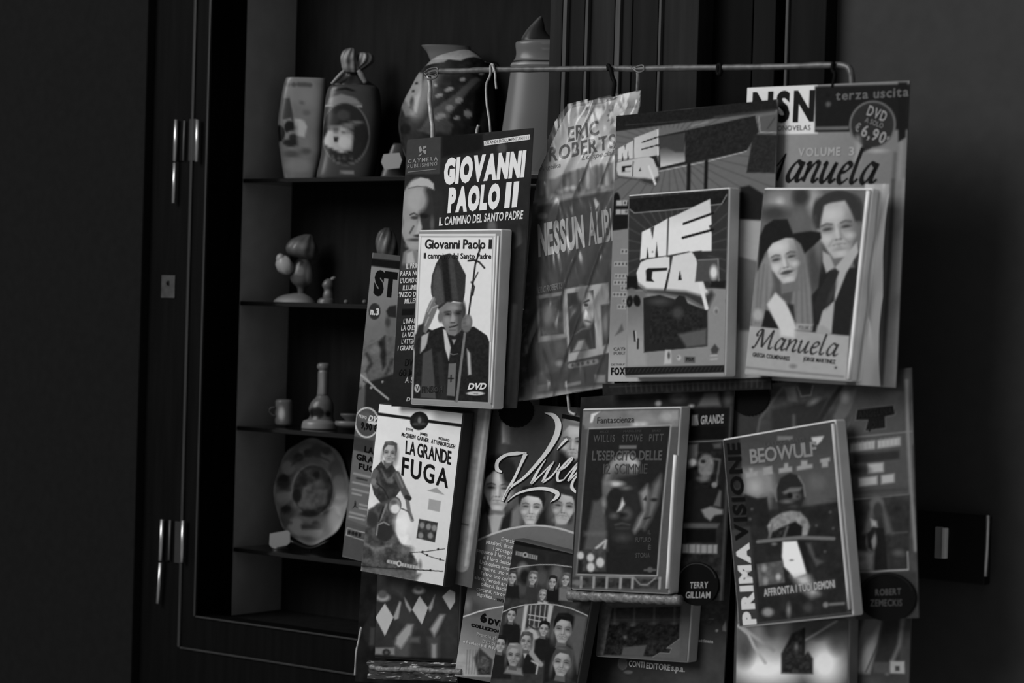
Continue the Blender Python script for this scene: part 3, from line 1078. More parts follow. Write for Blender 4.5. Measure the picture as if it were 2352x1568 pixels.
# --- third shelf
sp = Spot(566, 982, 2)
o = turned('dark_figurine', sp, [(1308, 195, 225), (1330, 182, 238), (1352, 178, 240), (1400, 182, 250), (1450, 168, 248), (1482, 160, 246)], ZSH, None, 30, lambda a: (a.noise(22, 40, 2), a.ell(215, 1355, 22, 18, 60, 4), a.ell(200, 1440, 36, 24, 52, 6)))
tag(o, 'small dark mottled figurine at the left shelf end', 'figurine')
sp = Spot(651, 982, 2)
e = empty('small_mug', sp.w, 'little pale mug with handle beside the candlestick', 'mug')
turned('body', sp, [(1318, 418, 502), (1326, 404, 514), (1345, 400, 518), (1400, 400, 518), (1480, 398, 520), (1497, 410, 510)], ZSH, e, 80, lambda a: (a.ell(447, 1415, 22, 44, 150, 6), a.noise(10, 40, 2)))
strip_path('handle', sp, [(402, 1372), (372, 1378), (362, 1400), (382, 1425), (402, 1432)], [7, 7, 7, 7, 7], ZSH, e, 60, -.004)
sp = Spot(733, 984, 2)
e = empty('candlestick', sp.w, 'pale ceramic candlestick with tall neck and stepped base', 'candlestick')
turned('neck', sp, [(1066, 705, 765), (1078, 692, 778), (1100, 690, 778), (1118, 702, 768), (1135, 696, 770), (1220, 694, 768), (1295, 688, 766)], ZSH, e, 78, lambda a: a.ell(728, 1210, 12, 80, 110, 8), floor=False)
turned('body', sp, [(1290, 690, 768), (1310, 676, 784), (1340, 648, 800), (1385, 632, 806), (1430, 640, 802), (1465, 620, 810)], ZSH, e, 70, lambda a: (a.ell(690, 1410, 52, 42, 14, 4), a.ell(768, 1415, 18, 20, 16, 3)), floor=False)
turned('base', sp, [(1455, 630, 806), (1468, 596, 812), (1486, 585, 826), (1522, 580, 832)], ZSH, e, 92, None)
sp = Spot(790, 984, 2, DI + .01)
e = empty('small_dish', sp.w, 'pale shallow dish on foot beside the candlestick', 'dish')
turned('bowl', sp, [(1418, 850, 1010), (1432, 852, 1006), (1450, 870, 990), (1478, 900, 960)], ZSH, e, 62, None, depth=.7, floor=False)
turned('foot', sp, [(1470, 816, 1040), (1484, 812, 1046), (1500, 818, 1040), (1516, 850, 1000)], ZSH, e, 78, None, depth=.6)

# --- lowest shelf: oval plate
sp = Spot(716, 1262, 3, DI - .012)
e = empty('oval_plate', sp.w, 'oval painted plate with scenic centre propped up on the lowest shelf', 'plate')


def dr(a):
    a.noise(16, 60, 3)
    a.ell(1120, 400, 218, 308, 66, 3); a.noise(16, 50, 6)
    for i in range(16):
        t = i / 16 * 2 * math.pi + .2
        x, y = 1120 + 176 * math.cos(t), 395 + 250 * math.sin(t)
        a.ell(x, y, 44, 40, [36, 92, 54, 84][i % 4], 6, 30 * i)
    for x, y in ((1040, 190), (1100, 165), (1215, 150), (950, 320), (965, 510), (1150, 610)): a.ell(x, y, 30, 26, 26, 4)
    a.rect(905, 405, 1000, 455, 94, 5); a.rect(1265, 380, 1340, 450, 84, 6)
    a.poly([(1195, 540), (1260, 500), (1310, 560), (1215, 630)], 52, 3); a.poly([(925, 555), (1010, 590), (960, 630)], 48, 3)
    a.ell(1090, 640, 90, 36, 90, 5); a.rect(1060, 605, 1190, 635, 34, 4)
    a.ell(1128, 396, 132, 162, 84, 2); a.ell(1130, 396, 124, 152, 30, 2)
    a.noise(14, 40, 8, [(1010, 240), (1250, 240), (1250, 550), (1010, 550)])
    a.poly([(1030, 470), (1070, 380), (1140, 340), (1180, 320), (1225, 400), (1210, 480), (1120, 520), (1040, 510)], 70, 8)
    a.ell(1140, 290, 60, 40, 44, 10); a.ell(1150, 300, 20, 22, 12, 4)
    a.ell(1030, 430, 28, 40, 6, 4); a.ell(1110, 540, 60, 20, 8, 4)
    a.noise(26, 26, 12, [(1020, 260), (1240, 260), (1240, 540), (1020, 540)])
    a.line([(1000, 240), (1030, 200), (1130, 170), (1230, 215)], 10, 40, 4)


def plate(parent):
    x0, y0, k = ZLOW
    nr, ns = 40, 96
    V, X, Y, Fc = [], [], [], []
    for side in (0, 1):
        for i in range(nr + 1):
            r = i / nr
            for j in range(ns):
                t = 2 * math.pi * j / ns
                wob = 1 + .018 * math.cos(8 * t) * r
                px = x0 + (1125 + 236 * r * wob * math.cos(t)) / k
                py = y0 + (399 + 324 * r * wob * math.sin(t)) / k
                w = sp.pos(px, py)
                prof = -.010 * (max(0, r - .55) / .45) ** 1.3
                if side: prof = prof + .0045 if r < 1 else prof + .0004
                lean = (w[2] - sp.z0) * 0.16
                w[1] += prof + lean - .004
                V.append(w); X.append(px); Y.append(py)
    m = (nr + 1) * ns
    for side in (0, 1):
        for i in range(nr):
            for j in range(ns):
                j2 = (j + 1) % ns
                f = (side * m + i * ns + j, side * m + i * ns + j2, side * m + (i + 1) * ns + j2, side * m + (i + 1) * ns + j)
                Fc.append(f if side else f[::-1])
    for j in range(ns):
        j2 = (j + 1) % ns
        Fc.append((nr * ns + j, nr * ns + j2, m + nr * ns + j2, m + nr * ns + j))
    a = Art(np.array(X), np.array(Y), 82, ZLOW)
    dr(a)
    mesh_obj('dish', V, np.array(Fc), GLAZE, parent, True, tone=np.clip(a.G, 3, 200))


plate(e)
strip_path('stand', sp, [(1000, 700), (1120, 745), (1240, 700)], [9, 9, 9], ZLOW, e, 20, -.016)
strip_path('stand', sp, [(1120, 745), (1120, 765), (1120, 775)], [9, 9, 9], ZLOW, e, 20, -.012)
price_tag('white price tag leaning at the foot of the oval plate', 642, 3, DN - .012, [(866, 662), (975, 642), (990, 655), (992, 715), (970, 735), (880, 750), (862, 730)], ZLOW, [(748, 880, 960), (758, 872, 975), (768, 870, 985)], 122)

# ================================================================== THE WIRE RACK
rk = empty('wire_rack', rackp((1465, 158), 0.0), 'bent wire hanging rack above the magazines', 'rack')
RZ = 0.004
RW = lambda pts, d=RZ, n=6: smooth_path([rackp(p, d) for p in pts], n)
tube_obj('top_bar', RW([(984, 172), (1000, 164), (1060, 163), (1130, 160), (1260, 159), (1380, 157), (1465, 158), (1560, 156), (1680, 155), (1800, 153), (1900, 150), (1938, 151), (1953, 162), (1957, 196), (1957, 300)]), .0031, WIRE, rk, 12, .08)
tube_obj('side_bar', RW([(984, 172), (988, 200), (987, 230), (991, 270), (994, 310), (992, 420)], -.002), .0026, WIRE_L, rk, 12, .08)
cbar = [rackp((1465, 160), .003), rackp((1466, 178), .0), rackp((1465, 205), -.012), rackp((1462, 300), -.034), rackp((1455, 420), -.042), rackp((1450, 700), -.042), rackp((1445, 1300), -.042)]
tube_obj('centre_bar', smooth_path(cbar, 6), .0020, WIRE_L, rk, 10)
tube_obj('cross_bar', smooth_path([rackp((992, 420), -.002), rackp((1030, 420), -.03), rackp((1455, 420), -.042), rackp((1920, 310), -.03), rackp((1957, 300), RZ)], 6), .002, WIRE, rk, 8)
for p_ in ((1452, 600), (1446, 1200)):
    a0 = rackp(p_, -.042)
    tube_obj('wall_arm', [a0, a0 - NC * .10], .002, WIRE, rk, 8)
for y0 in (162, 170):
    tube_obj('binding_wire', RW([(974, y0 + 5), (986, y0 - 4), (1004, y0 - 6), (1002, y0 + 8), (984, y0 + 12), (974, y0 + 5)], RZ + .003), .0008, WIRE, rk, 6)
tube_obj('binding_wire', RW([(1448, 152), (1466, 166), (1480, 160), (1476, 150), (1460, 154)], RZ + .003), .001, WIRE, rk, 6)


def hook(label, pts, r, mat, d=.008):
    o = tube_obj('wire_hook', RW(pts, d), r, mat, None, 8)
    tag(o, label, 'hook', 'hooks and ties on the rack')


hook('long pale wire hook dropping from the rack over the painted jug', [(1134, 166), (1133, 150), (1127, 150), (1126, 172), (1117, 195), (1118, 235), (1124, 275), (1127, 312)], .0014, WIRE_L)
hook('short pale wire end hanging beside the long hook', [(1131, 150), (1137, 168), (1138, 185), (1140, 204)], .0013, WIRE_L, .010)
hook('pale wire loop threaded through the top of the dark card', [(1099, 287), (1095, 304), (1098, 316), (1106, 325), (1112, 334)], .0017, WIRE_L, .024)
hook('black twist tie looped over the middle of the rack bar', [(1399, 162), (1397, 150), (1403, 160), (1407, 178), (1412, 190), (1410, 208), (1409, 222)], .0022, BLACK, .010)
hook('black twist tie near the right part of the rack bar', [(1648, 168), (1650, 150), (1656, 152), (1654, 170), (1648, 168)], .0022, BLACK, .006)
hook('black twist tie hanging at the right rack corner', [(1914, 142), (1912, 160), (1918, 170), (1915, 190), (1913, 200)], .002, BLACK, .009)

# ================================================================== THE HANGING PACKS
Z_DVD1, Z_FUGA, Z_RANG = (800, 540, 3.7326), (780, 900, 3.408), (780, 1280, 5.445)
Z_VIV, Z_VIV2, Z_ERIC, Z_NESS = (1040, 900, 4.6125), (1020, 1160, 3.842), (1190, 180, 4.126), (1190, 480, 3.484)
Z_MEGA1, Z_MEGA2, Z_MAN1, Z_MAN2 = (1390, 210, 5.0585), (1380, 420, 3.135), (1690, 170, 4.238), (1680, 400, 3.016)
Z_SCIM, Z_BEO1, Z_BEO2, Z_CONTI = (1290, 900, 3.1366), (1640, 860, 4.612), (1640, 1150, 3.751), (1300, 1320, 5.6)
CARDM = plain('grey_cardboard', 0.10, 0.7, 0.2, var=0.1)


def pack(label, quad, d):
    c = (np.array(quad[2], float) + np.array(quad[3], float)) / 2
    return empty('dvd_pack', rackp(c, d), label, 'dvd pack', 'packs hanging on the rack')


def card(parent, quad, d, base, draw, zoom, lettering=None, mask=None, bend=None, step=2.2, tilt=0.0):
    s = Sheet(quad, d, tilt=tilt, bend=bend)
    b = card_body('backing_card', s, parent, CARDM, mask=mask)
    printed('card_print', s, b, base, draw, zoom, 0.0, step, mask)
    if lettering:
        L = Letters(s, 0.0004, zoom)
        lettering(L)
        L.build('card_lettering', b)
    return s, b


def dvd(parent, quad, d, base, draw, zoom, lettering=None, thick=0.0155, body=100, bevel=0.0022, step=2.0, tilt=0.0):
    s = Sheet(quad, d, tilt=tilt)
    b = slab('dvd_case', s, parent, thick, grey_mat(body), -.012, -.008, 1.012, 1.008, -0.0003, bevel)
    printed('cover_print', s, b, base, draw, zoom, 0.0, step)
    if lettering:
        L = Letters(s, 0.0004, zoom)
        lettering(L)
        L.build('cover_lettering', b)
    return s, b


def edge_glare(parent, sheet, pts, zoom, r=.0012, g=205):  # pale tube along the case edge, standing in for plastic glare
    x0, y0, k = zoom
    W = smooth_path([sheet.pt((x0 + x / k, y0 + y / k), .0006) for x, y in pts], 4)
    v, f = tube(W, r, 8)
    return mesh_obj('case_edge_glare', v, f, grey_mat(g), parent, True)


def sticker(parent, sheet, cx, cy, rx, ry, zoom, z, lettering=None, teeth=0, tone=5, ring=None):
    """round black sticker on a card"""
    x0, y0, k = zoom
    n = 72
    top, bot = [], []
    for i in range(n):
        t = 2 * math.pi * i / n
        r = 1 + (.035 * math.cos(teeth * t) if teeth else 0)
        p = (x0 + (cx + rx * r * math.cos(t)) / k, y0 + (cy + ry * r * math.sin(t)) / k)
        top.append(sheet.pt(p, z)); bot.append(sheet.pt(p, z - .0008))
    V = top + bot
    Fc = [tuple(range(n))] + [(i, i + n, (i + 1) % n + n, (i + 1) % n) for i in range(n)]
    o = mesh_obj('sticker', V, Fc, plain('black_sticker', 0.003, 0.6, 0.05), parent)
    if ring:
        for sc in (.93,):
            W = [sheet.pt((x0 + (cx + rx * sc * math.cos(t)) / k, y0 + (cy + ry * sc * math.sin(t)) / k), z + .0002) for t in np.linspace(.9 * math.pi, 1.9 * math.pi, 40)]
            v, f = tube(W, .0006, 6)
            mesh_obj('ring', v, f, INK, o, tone=[ring] * len(v))
    if lettering:
        L = Letters(sheet, z + .0003, zoom)
        lettering(L)
        L.build('lettering', o)
    return o


NIB = {'a': (.95, [[(.66, .86), (.4, 1.0), (.14, .62), (.08, .22), (.24, 0.0), (.5, .28), (.68, .8)], [(.76, 1.0), (.62, .35), (.62, .06), (.76, .06), (.9, .22)]]),
       'n': (.92, [[(.0, .82), (.14, .98), (.12, .6), (.03, .0)], [(.08, .32), (.3, .78), (.52, 1.0), (.64, .86), (.54, .3), (.56, .04), (.7, .06), (.8, .2)]]),
       'u': (.92, [[(.0, .82), (.14, .98), (.06, .4), (.1, .05), (.26, .03), (.48, .4), (.64, .9)], [(.68, 1.0), (.56, .35), (.58, .04), (.72, .06), (.82, .2)]]),
       'e': (.74, [[(.08, .48), (.38, .58), (.56, .82), (.44, 1.0), (.22, .86), (.07, .42), (.14, .06), (.32, .0), (.58, .22)]]),
       'l': (.5, [[(.2, 1.75), (.1, .9), (.04, .25), (.1, .02), (.24, .05), (.36, .22)]]),
       'M': (1.62, [[(-.08, .06), (.05, .0), (.2, .4), (.46, 1.62)], [(.46, 1.62), (.56, .8), (.66, .08)], [(.66, .08), (.95, .8), (1.3, 1.62)], [(1.3, 1.62), (1.22, .7), (1.22, .08), (1.36, .04), (1.5, .2)], [(.46, 1.62), (.2, 1.5), (.06, 1.15), (.16, 1.0)]])}


def nib(L, word, x0, y0, x1, y1, xh, g, wt=.2, slant=.22, dz=0.0):
    """pen lettering: baseline (x0,y0)-(x1,y1), x-height xh, zoom units"""
    tot = sum(NIB[c][0] for c in word) - .1
    ux, uy = (x1 - x0) / tot, (y1 - y0) / tot
    x = 0.0
    for c in word:
        adv, strokes = NIB[c]
        for st_ in strokes:
            P = [(x0 + (x + p[0] + slant * p[1]) * ux, y0 + (x + p[0]) * uy - p[1] * xh) for p in st_]
            sm = smooth_path([(a, b, 0) for a, b in P], 6)
            ws = []
            for i in range(len(sm)):
                t = sm[min(i + 1, len(sm) - 1)] - sm[max(i - 1, 0)]
                an = math.atan2(-t[1], t[0])
                ws.append(xh * wt * (.28 + .72 * abs(math.sin(an - math.radians(38)))))
            L.stroke([(q[0], q[1]) for q in sm], ws, g, 1, dz)
        x += adv


# ------------------------------------------------------------------ 1: pack with the man in a mitre
q = [(941, 318), (1218, 297), (1192, 935), (893, 935)]
P1 = pack('dark card pack with large white capitals and a DVD of a man in mitre', q, .028)


def dr(a):
    a.noise(8, 160, 2)
    a.poly([(340, 105), (620, 110), (600, 440), (300, 440), (310, 180)], 50, 3)
    a.poly([(620, 100), (980, 110), (970, 240), (900, 260), (620, 300)], 10, 8)
    a.poly([(975, 120), (1395, 65), (1390, 240), (985, 220)], 30, 3)
    a.ell(1140, 230, 40, 40, 62, 6)
    a.grad((1340, 900), 26, (1250, 1200), 52, [(1100, 880), (1400, 880), (1370, 1700), (1150, 1700)], 6)
    a.ell(1060, 900, 40, 60, 80, 8); a.ell(1300, 1120, 24, 160, 70, 8)
    # old man's head
    a.poly([(270, 1120), (330, 1080), (420, 1120), (430, 1300), (240, 1300)], 104, 4)
    a.poly([(300, 1130), (350, 1110), (380, 1260), (290, 1250)], 150, 5)
    a.ell(395, 790, 152, 318, 126, 3, 3); a.ell(520, 800, 110, 290, 34, 9, 4, .95)
    a.ell(395, 660, 92, 110, 142, 12, 0, .9); a.ell(340, 920, 60, 90, 134, 10, 0, .8)
    a.poly([(325, 560), (350, 510), (430, 468), (500, 480), (545, 520), (552, 575), (480, 545), (400, 540)], 152, 3)
    a.line([(325, 560), (400, 545), (480, 548), (550, 575)], 8, 80, 2)
    a.line([(335, 790), (370, 775), (410, 800)], 14, 60, 2); a.ell(375, 815, 34, 16, 54, 3); a.ell(460, 800, 40, 20, 18, 4)
    a.poly([(415, 800), (440, 900), (425, 960), (380, 960), (400, 880)], 150, 5); a.ell(400, 975, 34, 12, 50, 3)
    a.line([(330, 950), (365, 890)], 16, 70, 3); a.ell(375, 1010, 60, 14, 60, 4); a.ell(350, 1060, 50, 26, 136, 8)
    a.ell(255, 850, 20, 60, 90, 4); a.ell(530, 870, 18, 60, 74, 5)
    a.set(Z_DVD1)
    a.grad((420, 300), 40, (380, 1480), 22, [(330, 200), (640, 200), (600, 1500), (330, 1500)], 10, .8)
    a.poly([(460, 590), (570, 585), (560, 640), (455, 645)], 8, 2)
    a.poly([(1380, 100), (1520, 0), (1500, 1480), (1300, 1480)], 34, 5)
    a.line([(1430, 560), (1370, 1420)], 44, 62, 9, .8); a.ell(1350, 1250, 20, 20, 90, 4)


def le(L):
    L.text('GIOVANNI', 632, 535, 1335, 474, 226, 200, 'o', .02, track=.05)
    L.text('PAOLO', 668, 778, 1122, 742, 220, 200, 'o', .02, track=.05)
    L.text('II', 1168, 737, 1278, 728, 220, 200, 'o', .02, track=.1)
    L.text('IL CAMMINO DEL SANTO PADRE', 592, 888, 1330, 830, 74, 188, 'b', .03, track=.07)
    L.shape([(985, 168), (1380, 118), (1382, 160), (988, 208)], 186)
    L.text('GRANDI DOCUMENTARI N.3', 995, 199, 1372, 155, 27, 70, 'b')
    L.text('CAYMERA', 325, 348, 585, 326, 34, 124, 'b', track=.2); L.text('PUBLISHING', 318, 390, 580, 368, 32, 112, 'b', track=.2)
    L.stroke([(320, 422), (450, 410), (575, 398)], [7, 7, 7], 100)
    for p in ([(420, 215), (440, 200), (452, 240), (430, 260)], [(455, 210), (485, 200), (490, 215), (462, 232)], [(452, 240), (488, 235), (486, 275), (464, 262)], [(415, 285), (445, 262), (448, 272), (424, 292)]): L.shape(p, 118)
    L.set(Z_DVD1)
    T = [('IL PRIMO', 500, 238, 640), ('PAPA NON', 450, 303, 640), ("L'UOMO CHE", 450, 363, 640), ('ILLUMINA', 470, 425, 640), ("L'INIZIO DEL", 415, 486, 620), ('MILLENNIO', 483, 541, 660)]
    for s, x, y, x1 in T: L.text(s, x, y, x1, y - 10, 44, 176, 'b', .06)
    for s, x, y, x1 in [("L'INFANZIA", 470, 718, 640), ('LA CRESCITA', 450, 780, 650), ('LA NOMINA', 460, 840, 630), ("L'ATTENTATO", 450, 900, 650), ('I GRANDI', 416, 961, 580)]: L.text(s, x, y, x1, y - 10, 44, 170, 'b', .06)
    L.text('DVD', 476, 1098, 580, 1094, 60, 8, 'b', .1, outline=46); L.text('60 MIN', 420, 1192, 610, 1186, 62, 8, 'b', .1, outline=46); L.text('A SOLI', 474, 1254, 620, 1248, 54, 140, 'b', .1)
    L.text('DVD', 484, 1425, 590, 1421, 36, 150, 'b', .2)


S1, B1 = card(P1, q, .028, 30, dr, ZGIO, le)


def dr(a):
    a.poly([(614, -12), (1258, -12), (1208, 1436), (543, 1402)], 198, 1.5)
    a.line([(545, 1395), (612, 5), (1250, 8)], 6, 150, 1.5)
    a.line([(560, 1380), (630, 12), (1236, 14), (1222, 900)], 5, 110, 1.2)
    a.poly([(575, 840), (640, 770), (720, 800), (800, 770), (985, 775), (1080, 770), (1190, 845), (1212, 900), (1206, 1432), (548, 1398)], 26, 2)
    a.noise(9, 18, 4, [(560, 800), (1210, 800), (1200, 1420), (550, 1390)])
    a.poly([(640, 1000), (715, 960), (750, 1400), (615, 1390)], 62, 4); a.poly([(760, 1000), (800, 980), (850, 1400), (790, 1400)], 36, 6)
    a.poly([(795, 170), (870, 148), (935, 190), (1008, 330), (1000, 480), (985, 565), (900, 552), (775, 625), (740, 560), (714, 490), (710, 430), (722, 330), (755, 235)], 40, 2)
    a.poly([(730, 340), (770, 240), (800, 300), (825, 560), (770, 600), (722, 490)], 66, 5)
    a.poly([(860, 170), (900, 170), (945, 545), (895, 548)], 56, 4); a.poly([(800, 190), (850, 165), (885, 545), (835, 555)], 22, 4); a.noise(6, 10, 6, [(710, 160), (1010, 160), (1000, 600), (720, 600)])
    a.poly([(775, 620), (850, 560), (985, 565), (992, 640), (970, 800), (915, 850), (860, 840), (805, 740)], 106, 3)
    a.ell(985, 640, 24, 80, 40, 5); a.ell(790, 690, 22, 44, 90, 3)
    a.poly([(930, 590), (985, 575), (985, 780), (940, 830)], 66, 8); a.ell(852, 660, 34, 22, 70, 8); a.ell(945, 652, 34, 22, 50, 8); a.line([(828, 646), (875, 638)], 9, 44, 3); a.line([(925, 634), (968, 640)], 9, 34, 3); a.ell(855, 664, 17, 7, 28, 2.5); a.ell(945, 656, 17, 7, 26, 2.5)
    a.poly([(895, 640), (915, 700), (905, 730), (875, 725)], 136, 4); a.line([(875, 735), (915, 735)], 8, 54, 2); a.line([(870, 775), (905, 768), (940, 755)], 12, 40, 2)
    a.ell(905, 610, 44, 22, 124, 8); a.ell(850, 720, 24, 36, 124, 7); a.line([(870, 800), (920, 800)], 8, 76, 3)
    a.poly([(700, 560), (735, 515), (752, 530), (745, 570), (775, 590), (750, 650), (715, 730), (665, 830), (615, 800), (650, 700), (668, 640)], 98, 3)
    for p in ([(735, 520), (705, 580), (680, 640)], [(765, 590), (720, 610), (690, 660)], [(690, 690), (660, 760)]): a.line(p, 10, 140, 3)
    a.poly([(625, 850), (690, 820), (675, 910), (655, 960), (615, 1000)], 150, 4); a.poly([(600, 760), (650, 740), (640, 840), (590, 880), (570, 980), (555, 940)], 38, 5)
    a.poly([(812, 790), (838, 800), (880, 950), (862, 1066), (830, 960)], 172, 3); a.poly([(1018, 960), (1048, 1000), (1058, 1185), (1030, 1190)], 150, 4)
    a.poly([(890, 880), (925, 880), (905, 925)], 130, 3); a.line([(872, 1000), (900, 1012), (938, 1004)], 6, 110, 2)
    a.poly([(862, 1090), (926, 1085), (914, 1378), (845, 1370)], 92, 2)
    a.line([(860, 1220), (902, 1220)], 12, 18, 1.5); a.line([(882, 1192), (880, 1248)], 12, 18, 1.5)
    a.line([(1132, 95), (1088, 240), (1062, 440), (1032, 670)], 15, 30, 1.5); a.line([(1028, 212), (1075, 205), (1120, 222), (1166, 272)], 15, 22, 1.5)
    a.line([(1110, 310), (1075, 380)], 10, 40, 2); a.line([(1055, 390), (1080, 430), (1066, 500)], 14, 34, 2)
    a.ell(1018, 742, 46, 78, 92, 3, 8)
    for y in (705, 740, 775): a.line([(985, y), (1030, y - 10)], 4, 70, 3, .7)
    a.ell(1030, 720, 18, 36, 112, 6)
    a.line([(1000, 830), (966, 1100), (930, 1422)], 24, 100, 2); a.line([(985, 830), (915, 1422)], 6, 20, 2)
    a.ell(587, 1308, 24, 38, 160, 1.5); a.line([(578, 1290), (588, 1330), (600, 1290)], 8, 30, 1)
    a.ell(1094, 1352, 78, 17, 170, 1.5)


def le(L):
    L.text('Giovanni Paolo II', 662, 110, 1226, 112, 78, 30, 'b', track=.03)
    L.text('Il cammino del Santo Padre', 652, 192, 1222, 197, 48, 36, 'b', track=.04)
    L.text('DVD', 1026, 1318, 1182, 1316, 58, 188, 'x', .25, track=.0)
    L.text('VIDEO', 1070, 1358, 1118, 1358, 12, 110, 'b', track=.3)
    L.text('FINSON', 628, 1350, 812, 1342, 58, 26, 'n', outline=52)


S1d, B1d = dvd(P1, [(964, 531), (1147, 529), (1131, 936), (942, 926)], .047, 122, dr, Z_DVD1, le, .017, 196, step=1.4)
edge_glare(B1d, S1d, [(1284, 6), (1258, 760), (1232, 1440)], Z_DVD1)

# ------------------------------------------------------------------ 2: pale western-comic style card with man on motorcycle cover
q = [(857, 575), (1160, 620), (1085, 1345), (785, 1283)]
P2 = pack('pale leaning card pack with round price badge and a white motorcycle DVD', q, 0.0)


def dr(a):
    a.grad((200, 300), 112, (140, 1300), 74, None)
    a.poly([(220, 120), (800, 200), (800, 270), (210, 175)], 66, 2); a.poly([(205, 178), (800, 262), (800, 340), (185, 242)], 6, 2)
    a.ell(300, 860, 130, 130, 92, 16)
    a.ell(230, 640, 52, 72, 38, 1.5)
    a.ell(375, 740, 55, 140, 84, 4); a.poly([(330, 640), (360, 600), (420, 590), (420, 700), (350, 690)], 28, 4); a.ell(345, 735, 22, 40, 50, 5)
    a.poly([(90, 1050), (150, 950), (240, 900), (320, 850), (430, 860), (420, 1420), (150, 1420), (110, 1180), (80, 1170)], 78, 3)
    a.poly([(262, 905), (322, 850), (330, 1100), (300, 1150)], 30, 6); a.line([(160, 1010), (200, 1090), (160, 1160)], 30, 46, 5); a.line([(330, 1180), (390, 1060)], 30, 50, 6); a.ell(230, 980, 50, 40, 96, 8); a.ell(130, 1080, 30, 60, 92, 8)
    a.noise(16, 40, 3, [(90, 900), (420, 850), (420, 1400), (100, 1300)])
    a.poly([(150, 1260), (400, 1180), (420, 1560), (140, 1500)], 26, 6); a.poly([(70, 1180), (150, 1170), (175, 1240), (130, 1290), (75, 1250)], 104, 5)
    a.line([(110, 1190), (160, 1230), (240, 1310), (300, 1360), (350, 1400)], 16, 140, 2); a.line([(130, 1240), (260, 1350)], 6, 20, 2); a.ell(200, 1300, 12, 12, 130, 2); a.ell(298, 1250, 10, 10, 130, 2)
    a.poly([(50, 1280), (110, 1300), (70, 1360), (40, 1340)], 30, 6)
    a.set(Z_FUGA)
    a.ell(215, 236, 98, 122, 184, 1.5); a.ell(216, 236, 88, 110, 62, 1.5); a.ell(200, 190, 60, 40, 78, 8); a.ell(262, 238, 44, 14, 180, 1.5, 8)
    a.poly([(100, 340), (270, 380), (265, 480), (105, 455)], 46, 4)
    a.poly([(108, 455), (420, 535), (300, 1090), (60, 1005)], 86, 2)
    for i, (x, y, w) in enumerate(((112, 640, 130), (135, 676, 80), (105, 710, 130), (102, 765, 125), (100, 798, 70), (160, 885, 60), (158, 915, 60), (80, 950, 120), (75, 982, 120))):
        a.line([(x, y), (x + w, y + w * .22)], 16, 128 if i != 1 else 40, 2, .9)
    a.poly([(118, 855), (126, 855), (130, 900), (150, 918), (124, 905), (98, 918), (114, 898)], 18, 1.5)
    a.poly([(30, 1035), (420, 1120), (380, 1400), (10, 1290)], 64, 2); a.line([(50, 1072), (190, 1112)], 70, 70, 2)
    a.line([(50, 1130), (58, 1075), (230, 1118)], 6, 150, 2); a.line([(50, 1130), (220, 1180)], 6, 150, 2)
    for x in (75, 105, 130, 160): a.ell(x, 1105 + (x - 60) * .24, 12, 16, 20, 2)
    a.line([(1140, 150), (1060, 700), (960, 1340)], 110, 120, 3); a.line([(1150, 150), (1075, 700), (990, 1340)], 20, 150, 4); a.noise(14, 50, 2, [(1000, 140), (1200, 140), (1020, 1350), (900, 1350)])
    a.line([(960, 1020), (1010, 1030)], 6, 30, 2)


def le(L):
    L.text('ST', 216, 500, 412, 530, 222, 5, 'o', track=-.02)
    L.text('n.3', 192, 668, 268, 676, 62, 176, 'x')
    L.set(Z_FUGA)
    L.text('DVD', 226, 222, 330, 240, 46, 190, 'x', .25); L.text('PRIMO', 152, 196, 216, 212, 26, 160, 'x')
    L.text('9,90 €', 168, 284, 300, 312, 56, 8, 'x')
    L.text('LA', 196, 470, 268, 488, 50, 6, 'x'); L.text('GRANDE', 130, 530, 400, 596, 52, 5, 'x'); L.text('FUGA', 150, 604, 330, 646, 48, 5, 'x')


S2, B2 = card(P2, q, 0.0, 100, dr, Z_DVD1, le)


